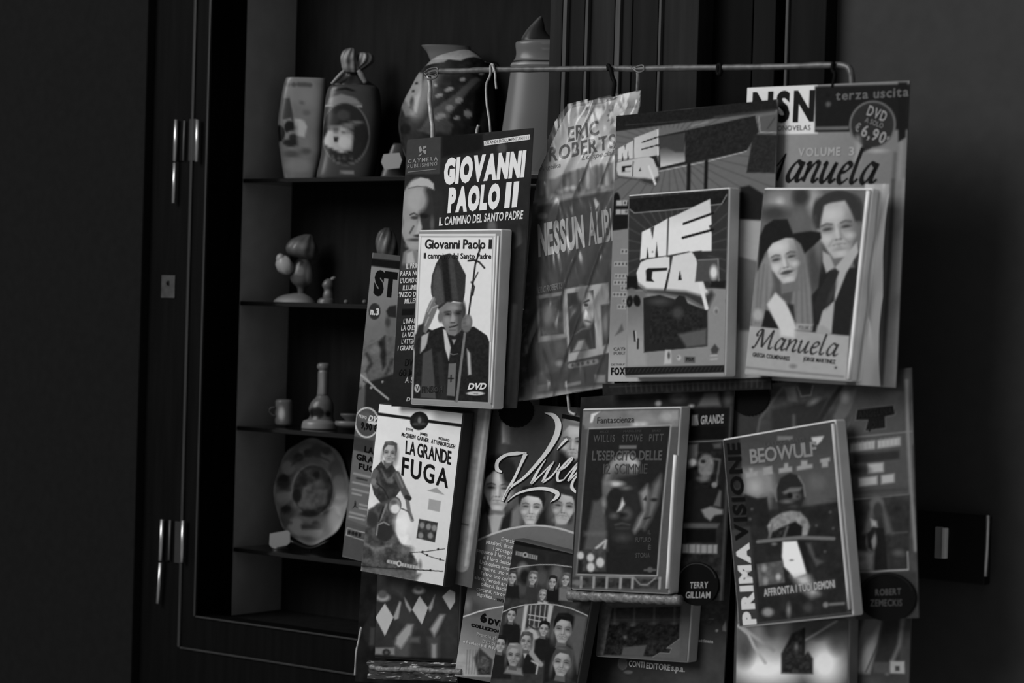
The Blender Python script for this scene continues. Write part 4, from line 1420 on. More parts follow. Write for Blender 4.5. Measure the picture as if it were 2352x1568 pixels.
def dr(a):
    a.noise(7, 200, 3)
    a.grad((300, 90), 208, (300, 1400), 186, None, 1, .7)
    a.line([(300, 162), (560, 205), (700, 230), (960, 272)], 24, 20, 1.2)
    a.ell(628, 226, 72, 72, 22, 1.2); a.ell(628, 226, 40, 42, 34, 3); a.ell(630, 222, 14, 26, 96, 3); a.ell(600, 250, 26, 10, 60, 3); a.ell(655, 250, 24, 10, 60, 3)
    a.ell(330, 400, 90, 80, 208, 20, 0, .8)
    # rider
    a.poly([(345, 530), (425, 540), (420, 610), (350, 600)], 84, 3)
    a.face(394, 476, 158, 146, 66, 6, .6, -1, 0, .1)
    a.poly([(262, 610), (330, 535), (370, 600), (415, 560), (440, 600), (478, 690), (485, 760), (420, 850), (330, 875), (270, 800), (245, 690)], 46, 2)
    a.line([(330, 600), (380, 700), (430, 640)], 18, 82, 4); a.line([(300, 640), (330, 760)], 22, 70, 6); a.ell(400, 690, 30, 22, 86, 5); a.noise(16, 30, 5, [(250, 560), (480, 560), (480, 870), (260, 870)])
    a.line([(452, 640), (500, 750), (535, 820)], 52, 74, 3); a.line([(456, 640), (500, 740)], 14, 110, 4); a.line([(532, 825), (548, 930), (572, 1000)], 30, 96, 2); a.line([(530, 820), (552, 830)], 34, 40, 2); a.line([(490, 910), (545, 935), (572, 990)], 10, 40, 2)
    a.line([(285, 620), (255, 690), (290, 730)], 44, 84, 3); a.line([(270, 690), (350, 760), (385, 830)], 12, 36, 2); a.ell(268, 700, 22, 26, 110, 4)
    # machine and ground
    a.poly([(225, 920), (300, 870), (400, 840), (470, 900), (445, 1010), (440, 1090), (480, 1180), (560, 1240), (620, 1340), (600, 1440), (165, 1390), (180, 1120)], 66, 5)
    a.noise(34, 46, 6, [(190, 880), (470, 860), (640, 1400), (170, 1400)], 6)
    a.ell(432, 888, 56, 72, 62, 2, 8); a.ell(436, 890, 46, 62, 118, 3, 8); a.ell(440, 912, 36, 36, 196, 5); a.ell(425, 860, 24, 18, 80, 5)
    a.line([(370, 880), (330, 980), (305, 1030)], 16, 110, 3); a.line([(345, 900), (310, 1010)], 12, 30, 3); a.ell(350, 1090, 70, 80, 40, 4); a.line([(290, 1120), (300, 1040), (350, 1018), (390, 1040)], 12, 120, 3); a.ell(260, 1000, 44, 60, 44, 6)
    a.ell(500, 1030, 60, 90, 214, 18, 0, .9); a.ell(250, 860, 30, 40, 205, 8, 0, .7); a.line([(180, 1180), (280, 1240), (400, 1200)], 20, 100, 6); a.ell(520, 1230, 60, 30, 92, 8)
    a.noise(18, 22, 8, [(180, 1150), (600, 1200), (640, 1420), (170, 1390)], 8)
    a.line([(158, 1368), (350, 1382), (560, 1386), (810, 1394)], 8, 30, 1.2); a.line([(555, 1256), (680, 1244), (825, 1220)], 6, 44, 1.2); a.line([(640, 1250), (720, 1285), (820, 1312)], 6, 44, 1.2)
    for x, y in ((655, 1246), (775, 1224), (690, 1272), (790, 1302), (715, 1388), (300, 1376), (450, 1384)): a.ell(x, y, 9, 9, 40, 1.5)
    a.poly([(160, 1385), (400, 1390), (640, 1420), (600, 1480), (160, 1420)], 84, 8); a.noise(16, 26, 9, [(160, 1385), (620, 1400), (600, 1480), (160, 1420)]); a.ell(635, 1350, 14, 36, 110, 5)
    a.poly([(688, 770), (762, 746), (824, 804)], 138, 1.5); a.poly([(704, 832), (796, 852), (786, 936), (694, 916)], 142, 2)
    a.poly([(628, 990), (772, 1018), (750, 1172), (606, 1140)], 46, 2); a.noise(20, 30, 3, [(628, 990), (772, 1018), (750, 1172), (606, 1140)])
    for x, y in ((650, 1040), (700, 1050), (640, 1120), (715, 1120), (745, 1060)): a.ell(x, y, 20, 24, 120, 4)
    a.line([(384, 1328), (446, 1338)], 26, 150, 1.5); a.ell(470, 1344, 20, 24, 170, 1.5); a.ell(470, 1344, 11, 14, 70, 1.5); a.line([(492, 1350), (606, 1370)], 28, 150, 1.5)
    for x in (400, 420, 510, 530, 552, 575, 596): a.line([(x, 1322 + (x - 384) * .18), (x - 2, 1344 + (x - 384) * .18)], 6, 90, 1.5)


def le(L):
    L.text('STEVE', 524, 296, 580, 308, 20, 40, 'b'); L.text('JAMES', 634, 332, 692, 348, 20, 40, 'b'); L.text('RICHARD', 778, 372, 860, 392, 20, 40, 'b')
    L.text('McQUEEN', 490, 342, 598, 368, 32, 34, 'b'); L.text('GARNER', 612, 372, 702, 396, 32, 34, 'b'); L.text('ATTENBOROUGH', 720, 400, 902, 448, 32, 34, 'b')
    L.text('LA', 520, 480, 598, 498, 106, 22, 'b', up=(.06, -1), track=.03); L.text('GRANDE', 612, 502, 872, 572, 106, 22, 'b', up=(.06, -1), track=.05)
    L.text('FUGA', 488, 648, 850, 752, 146, 18, 'b', up=(.08, -1), track=.14)


S2d, B2d = dvd(P2, [(872, 925), (1062, 952), (1018, 1342), (828, 1313)], .018, 196, dr, Z_FUGA, le, .0165, 40, step=1.4)

# ------------------------------------------------------------------ 3: crinkled wrapped pack
q = [(1222, 265), (1478, 200), (1398, 888), (1200, 922)]
mask3 = [(1295, 238), (1330, 228), (1374, 222), (1445, 207), (1471, 203), (1472, 250), (1440, 420), (1420, 600), (1405, 760), (1397, 887), (1300, 905), (1240, 917), (1202, 921), (1204, 800), (1210, 650), (1218, 500), (1228, 420), (1246, 370), (1263, 315), (1280, 262)]
P3 = pack('crinkled clear wrapped pack with pale top and torn slanting corner', q, .006)


def dr(a):
    a.noise(16, 150, 2)
    a.grad((250, 500), 104, (480, 620), 172, [(0, 0), (1300, 0), (1300, 1120), (0, 1120)], 8, .9)
    a.grad((700, 700), 172, (1000, 500), 118, [(600, 300), (1300, 0), (1300, 1100), (600, 1100)], 20, .8)
    a.poly([(560, 220), (760, 180), (800, 300), (600, 380), (470, 380)], 120, 10); a.ell(585, 290, 22, 28, 60, 3); a.ell(960, 180, 160, 50, 176, 14, -12)
    a.poly([(940, 270), (1140, 230), (1140, 300), (930, 320)], 120, 8)
    for x in range(950, 1140, 32): a.poly([(x, 310), (x + 14, 270), (x + 28, 305)], 92, 3)
    star = []
    for i in range(22):
        t = i / 22 * 2 * math.pi; r = 100 if i % 2 else 62
        star.append((905 + r * .9 * math.cos(t), 385 + r * 1.35 * math.sin(t)))
    a.poly(star, 74, 2)
    for i, x in enumerate((470, 510, 545, 590, 640, 690, 735)): a.line([(x, 400 - i * 6), (x + 6, 350 - i * 6)], 14, 118, 4)
    a.poly([(150, 1100), (330, 1080), (420, 1030), (540, 990), (900, 935), (890, 1190), (560, 1230), (150, 1290)], 108, 8)
    for x, y0, y1, g in ((190, 1110, 1240, 150), (250, 1100, 1270, 160), (420, 1060, 1200, 84), (480, 1030, 1220, 80), (560, 1000, 1200, 76), (605, 985, 1180, 84), (650, 980, 1180, 164), (740, 960, 1170, 80), (790, 950, 1160, 84), (830, 950, 1150, 160), (880, 945, 1130, 84)): a.line([(x, y0), (x + 8, y1)], 34, g, 6, .85)
    for x, y in ((320, 1260), (380, 1215), (440, 1190), (510, 1180), (780, 1175)): a.ell(x, y, 26, 22, 176, 8)
    a.set(Z_NESS)
    a.poly([(85, 120), (420, 45), (760, -20), (745, 800), (690, 1410), (30, 1510), (60, 600)], 46, 8)
    a.noise(12, 60, 5, [(85, 100), (760, 0), (690, 1410), (30, 1510)])
    a.poly([(30, 80), (130, 80), (150, 900), (165, 1500), (20, 1520)], 62, 8)
    for i in range(9):
        x, y = 72 + (i % 2) * 8, 630 + i * 100
        st5 = [(x + (26 if j % 2 == 0 else 11) * math.sin(j * math.pi / 5), y - (26 if j % 2 == 0 else 11) * math.cos(j * math.pi / 5)) for j in range(10)]
        a.poly(st5, 92, 2)
    a.ell(180, 190, 40, 28, 120, 6)
    a.poly([(150, 818), (370, 780), (385, 1130), (175, 1152)], 128, 3); a.poly([(172, 842), (350, 812), (365, 1085), (192, 1105)], 56, 3); a.noise(30, 40, 6, [(172, 842), (350, 812), (365, 1085), (192, 1105)]); a.ell(235, 950, 40, 80, 100, 10)
    a.poly([(362, 765), (700, 715), (715, 1200), (395, 1275)], 158, 3); a.poly([(388, 800), (585, 772), (596, 1178), (412, 1212)], 26, 3)
    a.ell(545, 905, 48, 130, 158, 5); a.poly([(505, 860), (550, 838), (560, 850), (510, 872)], 24, 2); a.ell(530, 880, 16, 12, 30, 2); a.line([(520, 990), (560, 1000)], 12, 60, 3); a.ell(500, 800, 40, 60, 130, 8); a.poly([(470, 1130), (520, 1120), (550, 1190), (430, 1205)], 140, 6); a.line([(440, 1090), (500, 1050), (560, 1040)], 10, 90, 4)
    a.poly([(640, 880), (710, 870), (705, 1140), (650, 1160)], 46, 5); a.ell(670, 1000, 18, 90, 110, 6)
    a.poly([(180, 1150), (385, 1110), (395, 1330), (200, 1360)], 72, 6); a.noise(16, 50, 8, [(180, 1150), (385, 1110), (395, 1330), (200, 1360)]); a.ell(340, 1285, 30, 20, 140, 6)
    a.line([(412, 1300), (600, 1265)], 34, 120, 3); a.rect(585, 1350, 660, 1400, 118, 4); a.line([(385, 1425), (480, 1405)], 22, 110, 3); a.poly([(180, 1430), (265, 1415), (265, 1465), (180, 1475)], 84, 4); a.poly([(90, 1400), (160, 1380), (170, 1530), (80, 1530)], 130, 10)
    for x in (430, 470, 500, 540, 580): a.ell(x, 1298 - (x - 412) * .19, 9, 11, 50, 2)


def le(L):
    L.text('ERIC', 438, 678, 756, 606, 168, 62, 'b', up=(-.12, -1), track=.12)
    L.text('ROBERTS', 256, 898, 934, 764, 160, 64, 'b', up=(-.06, -1), track=.1)
    L.text('Lo specialista', 592, 888, 1010, 828, 56, 96, 'n', .25); L.text('Angelika', 172, 996, 380, 958, 54, 98, 'n')
    L.set(Z_NESS)
    L.text('NESSUN', 160, 524, 528, 448, 264, 168, 'x', up=(-.06, -1), track=.05); L.text('ALIBI', 556, 436, 748, 396, 262, 140, 'b', up=(-.03, -1), track=.05)
    L.text('ERIC ROBERTS', 166, 800, 350, 762, 48, 104, 'b')


bend3 = lambda u, v: -0.010 * np.clip((0.28 - v) / 0.28, 0, 1) ** 2
S3, B3 = card(P3, q, .006, 130, dr, Z_ERIC, le, mask=mask3, bend=bend3)
film('plastic_wrap', S3, P3, .003, .0045, CLEAR2, 26, 4, 100, u0=-.02, u1=1.02, v0=-.02, v1=1.01, stretch=5.0, mask=[(p[0] + (4 if p[0] > 1330 else -4), p[1] + (4 if p[1] > 600 else -3)) for p in mask3])

# ------------------------------------------------------------------ 4: block letter pack
q = [(1418, 262), (1784, 232), (1768, 870), (1394, 880)]
P4 = pack('card pack with slanted dark banner and big white block letters twice', q, .022)


def mega_small(a):
    a.poly([(160, 640), (340, 548), (350, 520), (622, 424), (628, 722), (345, 756), (158, 788)], 176, 2)
    a.grad((160, 600), 190, (620, 480), 140, [(160, 640), (340, 548), (350, 520), (622, 424), (628, 722), (345, 756), (158, 788)], 2, .5)
    a.line([(346, 540), (342, 752)], 9, 30, 1.2); a.line([(446, 572), (640, 508)], 15, 16, 1.2); a.line([(440, 652), (640, 602)], 15, 16, 1.2)
    a.poly([(200, 785), (212, 690), (226, 782)], 60, 1.5); a.poly([(262, 776), (274, 670), (290, 772)], 60, 1.5); a.poly([(228, 604), (248, 660), (256, 590)], 84, 1.5); a.line([(626, 430), (628, 500)], 12, 205, 2); a.line([(628, 530), (628, 596)], 12, 200, 2); a.line([(629, 630), (630, 720)], 12, 205, 2)
    a.poly([(150, 800), (330, 766), (500, 738), (575, 736), (620, 860), (640, 975), (596, 1072), (460, 1036), (400, 1000), (165, 962), (138, 880)], 168, 2)
    a.poly([(150, 955), (400, 985), (470, 985), (560, 1000), (640, 960), (640, 1000), (596, 1074), (460, 1040), (400, 1004), (165, 970)], 44, 6)
    a.poly([(203, 842), (316, 832), (316, 852), (240, 862), (240, 902), (300, 905), (203, 912)], 22, 1.5); a.poly([(416, 860), (432, 905), (404, 905)], 20, 1.5); a.line([(340, 790), (328, 960)], 10, 24, 1.2)
    a.line([(520, 850), (594, 1052)], 26, 190, 2); a.poly([(525, 735), (610, 725), (645, 860), (610, 860), (575, 770)], 26, 2); a.line([(158, 770), (330, 760)], 8, 60, 1.5)


def dr(a):
    for i in range(40):
        t = i / 40 * 2 * math.pi
        a.line([(760 + 300 * math.cos(t), 640 + 240 * math.sin(t)), (760 + 1700 * math.cos(t), 640 + 1300 * math.sin(t))], 16, 72, 3, .8)
    a.poly([(630, 505), (1740, 290), (1780, 470), (1640, 690), (640, 892)], 24, 2)
    a.poly([(120, 250), (1000, 195), (1965, 80), (2000, 225), (1250, 318), (128, 442)], 18, 3)
    a.noise(10, 16, 3, [(130, 250), (1960, 100), (1980, 230), (130, 430)])
    a.line([(250, 370), (640, 350), (1000, 330)], 6, 52, 3); a.line([(1280, 300), (1950, 235)], 26, 46, 5)
    a.line([(1020, 395), (1200, 352)], 14, 120, 4); a.line([(640, 908), (1200, 800), (1640, 692)], 9, 158, 1.5)
    a.grad((780, 600), 46, (780, 830), 170, [(640, 515), (935, 470), (942, 800), (655, 862)], 2); a.poly([(640, 520), (930, 478), (932, 690), (830, 690), (720, 630), (640, 650)], 52, 5); a.line([(935, 475), (942, 800)], 5, 80, 1.5)
    a.noise(14, 22, 5, [(950, 420), (1700, 310), (1640, 660), (950, 790)])
    a.poly([(1780, 310), (1995, 275), (1995, 482), (1805, 478)], 76, 2); a.line([(1780, 300), (1800, 478), (1995, 484)], 9, 140, 2); a.line([(1880, 440), (1960, 320)], 12, 50, 3)
    a.poly([(1720, 500), (1990, 512), (1965, 942), (1645, 935)], 30, 3); a.noise(12, 18, 7, [(1720, 510), (1980, 520), (1950, 930), (1660, 925)]); a.line([(1720, 935), (1950, 945)], 6, 80, 2)
    a.line([(985, 840), (980, 1130)], 42, 12, 3); a.line([(1188, 800), (1178, 1112)], 38, 12, 3)
    a.poly([(1575, 1100), (1680, 1080), (1840, 1180), (1830, 1480), (1570, 1480)], 20, 5)
    mega_small(a)
    a.ell(140, 1230, 40, 80, 6, 3); a.poly([(90, 1260), (280, 1260), (270, 1590), (85, 1600)], 12, 4); a.rect(135, 1240, 262, 1302, 150, 3); a.rect(130, 1345, 272, 1405, 145, 3); a.line([(205, 1245), (205, 1300)], 6, 40, 2); a.ell(238, 1270, 10, 16, 40, 2); a.line([(190, 1350), (188, 1402)], 6, 40, 2); a.ell(250, 1372, 10, 16, 40, 2)
    a.set(Z_MEGA2)
    a.poly([(60, 335), (200, 315), (200, 1440), (20, 1450)], 112, 3); a.grad((110, 1000), 112, (110, 1420), 150, [(40, 1000), (1400, 1000), (1400, 1460), (20, 1460)], 6)
    for y, x in ((480, 145), (572, 95), (660, 98), (708, 90), (750, 142), (796, 82), (842, 150), (886, 118)):
        a.rect(x, y - 18, 205, y + 18, 138, 2)
        for j in range(x + 14, 205, 26): a.ell(j, y, 7, 9, 62, 2)
    a.poly([(100, 1100), (150, 1010), (165, 1060)], 78, 5); a.poly([(1000, 250), (1170, 262), (1140, 560), (1000, 520)], 140, 5); a.grad((1060, 520), 92, (1060, 1100), 64, [(1000, 520), (1160, 560), (1150, 1060), (1000, 1060)], 8); a.poly([(1000, 1050), (1200, 1050), (1200, 1400), (960, 1400)], 128, 10)


def le(L):
    L.set(Z_MEGA2)
    L.text('FOX', 68, 1393, 172, 1389, 56, 14, 'x'); L.text('CAYMERA', 88, 1211, 250, 1203, 24, 84, 'b'); L.text('PUBLISHING', 88, 1240, 260, 1232, 20, 96, 'b')
    L.text('DISTRIBUITO', 70, 1322, 200, 1316, 14, 80, 'n')


S4, B4 = card(P4, q, .020, 90, dr, Z_MEGA1, le)
# dark slanted tab along the bottom and lettered strips
tq = [(1385, 881), (1769, 866), (1773, 893), (1383, 908)]
sT = Sheet(tq, .0220)
bt = slab('bottom_tab', sT, P4, .0012, BLACK, 0, 0, 1, 1, -.0003, 0)
printed('tab_print', sT, bt, 24, lambda a: (a.noise(9, 14, 4), a.line([(1400, 888), (1760, 874)], 1.6, 52, 1.2), [a.line([(x, 886 - (x - 1390) * .036), (x + 1, 902 - (x - 1390) * .036)], 4, 44, 2, .7) for x in range(1440, 1755, 12)]), (0, 0, 1), 0.0, 1.6)


def dr(a):
    a.poly([(195, 60), (920, 40), (900, 760), (185, 780)], 42, 3)
    for i in range(36):
        t = i / 36 * 2 * math.pi
        a.line([(560 + 220 * math.cos(t), 480 + 240 * math.sin(t)), (560 + 480 * math.cos(t), 480 + 620 * math.sin(t))], 11, 64, 3, .7)
    a.poly([(180, 765), (900, 750), (890, 1310), (165, 1330)], 122, 4); a.grad((200, 900), 96, (240, 1180), 136, [(170, 770), (330, 770), (330, 1320), (165, 1330)], 8)
    a.line([(200, 100), (195, 300), (185, 1330)], 12, 120, 2)
    a.poly([(205, 105), (910, 60), (905, 130), (880, 162), (800, 168), (240, 206), (212, 180)], 18, 2); a.line([(212, 180), (245, 207), (530, 190), (800, 165), (870, 158), (905, 95)], 7, 116, 1.5); a.noise(9, 16, 3, [(215, 110), (900, 70), (880, 150), (230, 195)])
    a.poly([(185, 665), (265, 665), (268, 760), (185, 765)], 12, 4); a.poly([(800, 700), (900, 700), (895, 755), (790, 745)], 20, 5)
    a.poly([(300, 345), (375, 312), (400, 300), (490, 250), (560, 226), (788, 122), (800, 300), (780, 310), (800, 360), (800, 488), (640, 492), (480, 522), (330, 548), (286, 548)], 204, 2)
    a.grad((560, 200), 176, (560, 330), 204, [(400, 300), (560, 226), (788, 122), (790, 240), (400, 380)], 3, .7)
    a.line([(492, 250), (484, 512)], 10, 26, 1.2); a.line([(602, 292), (810, 222)], 17, 16, 1.2); a.line([(596, 392), (810, 338)], 18, 16, 1.2)
    a.poly([(330, 545), (340, 450), (352, 542)], 50, 1.5); a.poly([(396, 530), (408, 420), (420, 526)], 50, 1.5); a.poly([(362, 318), (378, 400), (392, 306)], 60, 1.5); a.line([(300, 545), (480, 522), (640, 494)], 10, 50, 2); a.ell(378, 490, 7, 7, 110, 1.5)
    a.poly([(290, 565), (335, 545), (470, 524), (500, 530), (500, 605), (470, 770), (330, 778), (272, 730), (260, 640)], 196, 2)
    a.poly([(328, 622), (345, 608), (486, 604), (482, 626), (376, 632), (372, 684), (392, 708), (330, 702)], 20, 1.5)
    a.poly([(525, 522), (660, 492), (690, 540), (720, 640), (760, 760), (800, 800), (772, 905), (730, 880), (620, 815), (478, 772)], 192, 2)
    a.poly([(576, 622), (590, 694), (562, 696)], 20, 1.5); a.line([(500, 620), (466, 765)], 12, 24, 1.5)
    a.poly([(268, 715), (330, 760), (480, 765), (620, 775), (740, 810), (800, 770), (820, 800), (772, 908), (730, 885), (620, 822), (470, 795), (330, 782)], 48, 10); a.line([(716, 700), (766, 896)], 26, 202, 2)
    a.poly([(680, 490), (730, 484), (735, 530), (700, 545)], 40, 3)
    a.poly([(700, 555), (846, 545), (852, 700), (684, 708)], 66, 3); a.line([(705, 552), (846, 546), (852, 700)], 6, 130, 2); a.ell(815, 640, 26, 48, 196, 7)
    a.poly([(305, 822), (430, 800), (540, 832), (572, 804), (610, 812), (632, 860), (772, 912), (772, 1168), (312, 1222)], 28, 2); a.line([(305, 822), (430, 800), (540, 832)], 5, 90, 1.5); a.line([(312, 1222), (305, 822)], 6, 110, 2); a.line([(772, 912), (772, 1168), (312, 1222)], 5, 70, 1.5)
    a.noise(16, 18, 6, [(370, 880), (740, 900), (740, 1120), (350, 1160)]); a.poly([(560, 1085), (768, 1040), (766, 1160), (625, 1180)], 78, 8); a.ell(430, 850, 70, 26, 58, 12); a.ell(560, 930, 40, 40, 56, 12)
    a.ell(208, 850, 24, 42, 12, 3, 10); a.ell(262, 845, 26, 42, 12, 3, -10); a.ell(222, 770, 28, 20, 90, 5); a.ell(205, 855, 8, 14, 40, 3)
    a.line([(240, 1068), (246, 1140)], 12, 20, 2); a.line([(270, 1125), (268, 1195)], 12, 24, 2); a.line([(252, 1070), (258, 1140)], 6, 170, 2)
    a.poly([(470, 1200), (510, 1200), (515, 1300), (460, 1305)], 165, 4); a.ell(495, 1240, 10, 26, 70, 3); a.ell(568, 1255, 16, 20, 160, 3); a.ell(562, 1250, 8, 9, 100, 2); a.rect(610, 1245, 685, 1290, 74, 3); a.poly([(795, 1190), (825, 1150), (855, 1185), (840, 1220), (805, 1220)], 56, 4); a.line([(795, 1235), (840, 1230)], 10, 150, 2); a.line([(795, 1262), (840, 1258)], 10, 150, 2); a.ell(832, 910, 18, 26, 140, 5); a.ell(835, 918, 10, 14, 84, 4)
    a.poly([(165, 1335), (892, 1300), (892, 1352), (175, 1395)], 20, 2)
    for x in range(190, 890, 28): a.line([(x, 1375 - (x - 165) * .048), (x + 18, 1345 - (x - 165) * .048)], 4, 50, 2)


def le(L):
    L.text('FOX', 622, 1276, 676, 1274, 24, 40, 'x')


S4d, B4d = dvd(P4, [(1445, 447), (1672, 437), (1664, 858), (1434, 867)], .040, 128, dr, Z_MEGA2, le, .0165, 180, step=1.7)

# ------------------------------------------------------------------ 5: romance pack
q = [(1714, 197), (2092, 190), (2055, 885), (1690, 873)]
P5 = pack('pale wrapped pack with portrait couple DVD and dark speech balloon price', q, .010)


def dr(a):
    a.noise(7, 150, 2)
    a.grad((400, 600), 128, (1600, 900), 98, None, 1, .8)
    a.rect(90, 100, 806, 592, 196, 4); a.rect(780, 118, 1730, 566, 15, 5); a.rect(782, 522, 1112, 556, 88, 3); a.rect(780, 556, 1140, 576, 14, 3)
    a.ell(912, 300, 26, 28, 74, 6); a.ell(905, 210, 20, 20, 8, 5)
    a.ell(1342, 512, 226, 238, 92, 3, 8); a.ell(1342, 512, 206, 220, 34, 3, 8)
    a.poly([(1250, 690), (1340, 735), (1300, 760), (1230, 790), (1190, 900), (1180, 890), (1220, 780)], 30, 3)
    a.line([(1190, 860), (1210, 720), (1200, 640)], 40, 150, 16, .8); a.ell(1390, 770, 80, 20, 142, 8)
    a.poly([(1595, 100), (1680, 100), (1660, 640), (1590, 690)], 10, 4)
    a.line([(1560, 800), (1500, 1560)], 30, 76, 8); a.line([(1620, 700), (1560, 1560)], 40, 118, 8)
    a.set(Z_MAN2)
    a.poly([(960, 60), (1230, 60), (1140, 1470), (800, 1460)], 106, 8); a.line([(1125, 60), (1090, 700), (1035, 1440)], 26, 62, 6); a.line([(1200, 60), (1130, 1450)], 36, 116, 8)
    
    a.poly([(90, 1390), (800, 1420), (800, 1470), (80, 1440)], 150, 6)  # pale strip paints a bright plastic reflection below the case


def le(L):
    L.text('NSN', 146, 476, 768, 470, 318, 20, 'x', track=.12)
    L.text('DIONOVELAS', 352, 556, 736, 553, 50, 56, 'n', track=.1)
    L.text('terza uscita', 986, 264, 1694, 240, 96, 84, 'b', track=.1)
    up = (.34, -.94)
    L.text('DVD', 1284, 414, 1462, 490, 104, 126, 'b', up=up, track=.12); L.text('A SOLO', 1266, 482, 1440, 552, 50, 100, 'b', up=up); L.text('€', 1166, 566, 1208, 584, 84, 110, 'b', up=up); L.text('6,90', 1224, 618, 1450, 706, 118, 126, 'b', up=up, track=.12); L.text('*', 1462, 690, 1494, 702, 70, 110, 'b', up=up)
    L.text('VOLUME', 618, 815, 1030, 812, 84, 146, 'b', track=.16); L.text('3', 1112, 812, 1166, 812, 84, 142, 'b')
    nib(L, 'anuela', 488, 1056, 1360, 1088, 196, 18, .26, .3)
    L.stroke([(400, 1050), (440, 940), (498, 782)], [44, 34, 10], 18); L.stroke([(300, 940), (380, 920), (430, 880), (490, 790)], [8, 12, 14, 10], 20)


S5, B5 = card(P5, q, .010, 116, dr, Z_MAN1, le)


def dr(a):
    a.noise(16, 150, 2); a.ell(330, 180, 90, 70, 124, 24); a.ell(340, 180, 26, 24, 160, 12); a.ell(580, 180, 50, 90, 136, 18); a.ell(490, 150, 56, 60, 46, 16); a.ell(480, 290, 50, 60, 88, 20); a.ell(300, 260, 90, 50, 54, 18); a.ell(600, 640, 80, 160, 62, 20)
    # man
    a.poly([(635, 560), (720, 640), (860, 480), (895, 500), (880, 640), (820, 1110), (560, 1095), (560, 840), (610, 780)], 28, 4)
    a.ell(745, 250, 160, 130, 46, 5); a.ell(845, 260, 70, 110, 52, 6); a.ell(610, 280, 40, 110, 44, 6)
    a.face(738, 385, 400, 158, None, -8, .62, -1, 0, .2, 0, 1)
    a.poly([(600, 370), (590, 250), (640, 160), (740, 122), (840, 150), (900, 220), (905, 330), (860, 330), (830, 260), (790, 180), (720, 172), (650, 220), (630, 310), (620, 380)], 44, 6)
    a.poly([(640, 530), (690, 560), (720, 640), (665, 680), (640, 600)], 150, 4); a.poly([(728, 640), (870, 470), (880, 540), (800, 680), (735, 850), (720, 880), (700, 1095), (600, 1085), (640, 940), (720, 870), (728, 700)], 154, 4)
    a.poly([(690, 665), (730, 650), (752, 672), (722, 760), (716, 870), (640, 930), (600, 1010), (580, 900), (620, 790)], 34, 4); a.ell(700, 830, 14, 70, 52, 8, 20)
    # woman
    a.poly([(185, 640), (270, 520), (290, 760), (270, 900), (340, 1070), (140, 1060), (140, 880), (160, 720)], 116, 6); a.poly([(455, 440), (520, 560), (560, 800), (575, 1040), (430, 1030), (390, 860), (440, 720)], 112, 6)
    for x0, x1 in ((200, 170), (230, 190), (255, 240), (490, 500), (510, 540), (470, 450)): a.line([(x0, 620), ((x0 + x1) / 2, 800), (x1, 1030)], 10, 84, 6, .7)
    a.poly([(290, 690), (450, 700), (420, 900), (330, 880)], 74, 6)
    a.face(372, 585, 340, 166, None, -12, .62, -1)
    a.ell(392, 674, 44, 13, 62, 3, -14)
    a.poly([(185, 660), (200, 420), (235, 345), (300, 305), (395, 305), (435, 405), (560, 390), (625, 400), (632, 440), (580, 490), (515, 545), (490, 480), (440, 435), (380, 435), (290, 470), (235, 540)], 22, 4)
    a.poly([(250, 900), (310, 815), (400, 900), (460, 1070), (335, 1080)], 184, 6); a.poly([(240, 940), (265, 945), (340, 1075), (210, 1060)], 24, 4); a.ell(185, 975, 34, 44, 150, 8); a.poly([(385, 890), (440, 900), (450, 1020)], 40, 5)
    a.poly([(122, 1055), (820, 1110), (800, 1430), (84, 1400)], 146, 3); a.noise(8, 80, 5, [(122, 1055), (820, 1110), (800, 1430), (84, 1400)]); a.poly([(340, 1060), (450, 1060), (445, 1130), (345, 1120)], 186, 8); a.poly([(455, 1030), (570, 1036), (568, 1080), (455, 1076)], 150, 5)
    a.poly([(605, 1040), (640, 1040), (700, 1080), (690, 1110), (590, 1100)], 140, 6); a.line([(95, 1350), (300, 1365), (780, 1390)], 14, 110, 4); a.ell(435, 1330, 26, 16, 110, 5); a.ell(730, 1330, 8, 8, 40, 2)


def le(L):
    nib(L, 'Manuela', 150, 1205, 735, 1250, 82, 52, .22, .24)
    L.text('GRECIA COLMENARES', 146, 1270, 410, 1292, 30, 40, 'b'); L.text('JORGE MARTINEZ', 505, 1288, 726, 1304, 28, 40, 'b'); L.text('VOLUME 3', 470, 1068, 560, 1072, 26, 110, 'b')


S5d, B5d = dvd(P5, [(1757, 430), (2000, 440), (1955, 868), (1710, 861)], .041, 84, dr, Z_MAN2, le, .0160, 232)
film('plastic_sleeve', S5, P5, .020, .007, MILKY, 60, 7, 60, u0=.85, u1=.985, v0=.34, v1=.995, stretch=4)
edge_glare(B5d, S5d, [(950, 128), (890, 720), (822, 1405)], Z_MAN2, .0022, 225)

# ------------------------------------------------------------------ 6: script title pack
q = [(1150, 925), (1400, 940), (1330, 1600), (1030, 1550)]
P6 = pack('dark pack with white brush script and four portrait faces above an arc', q, -.012)
arc = [(240, 1445), (330, 1400), (450, 1350), (560, 1315), (650, 1292), (780, 1270), (900, 1262), (1000, 1267), (1100, 1282), (1200, 1306), (1320, 1345)]


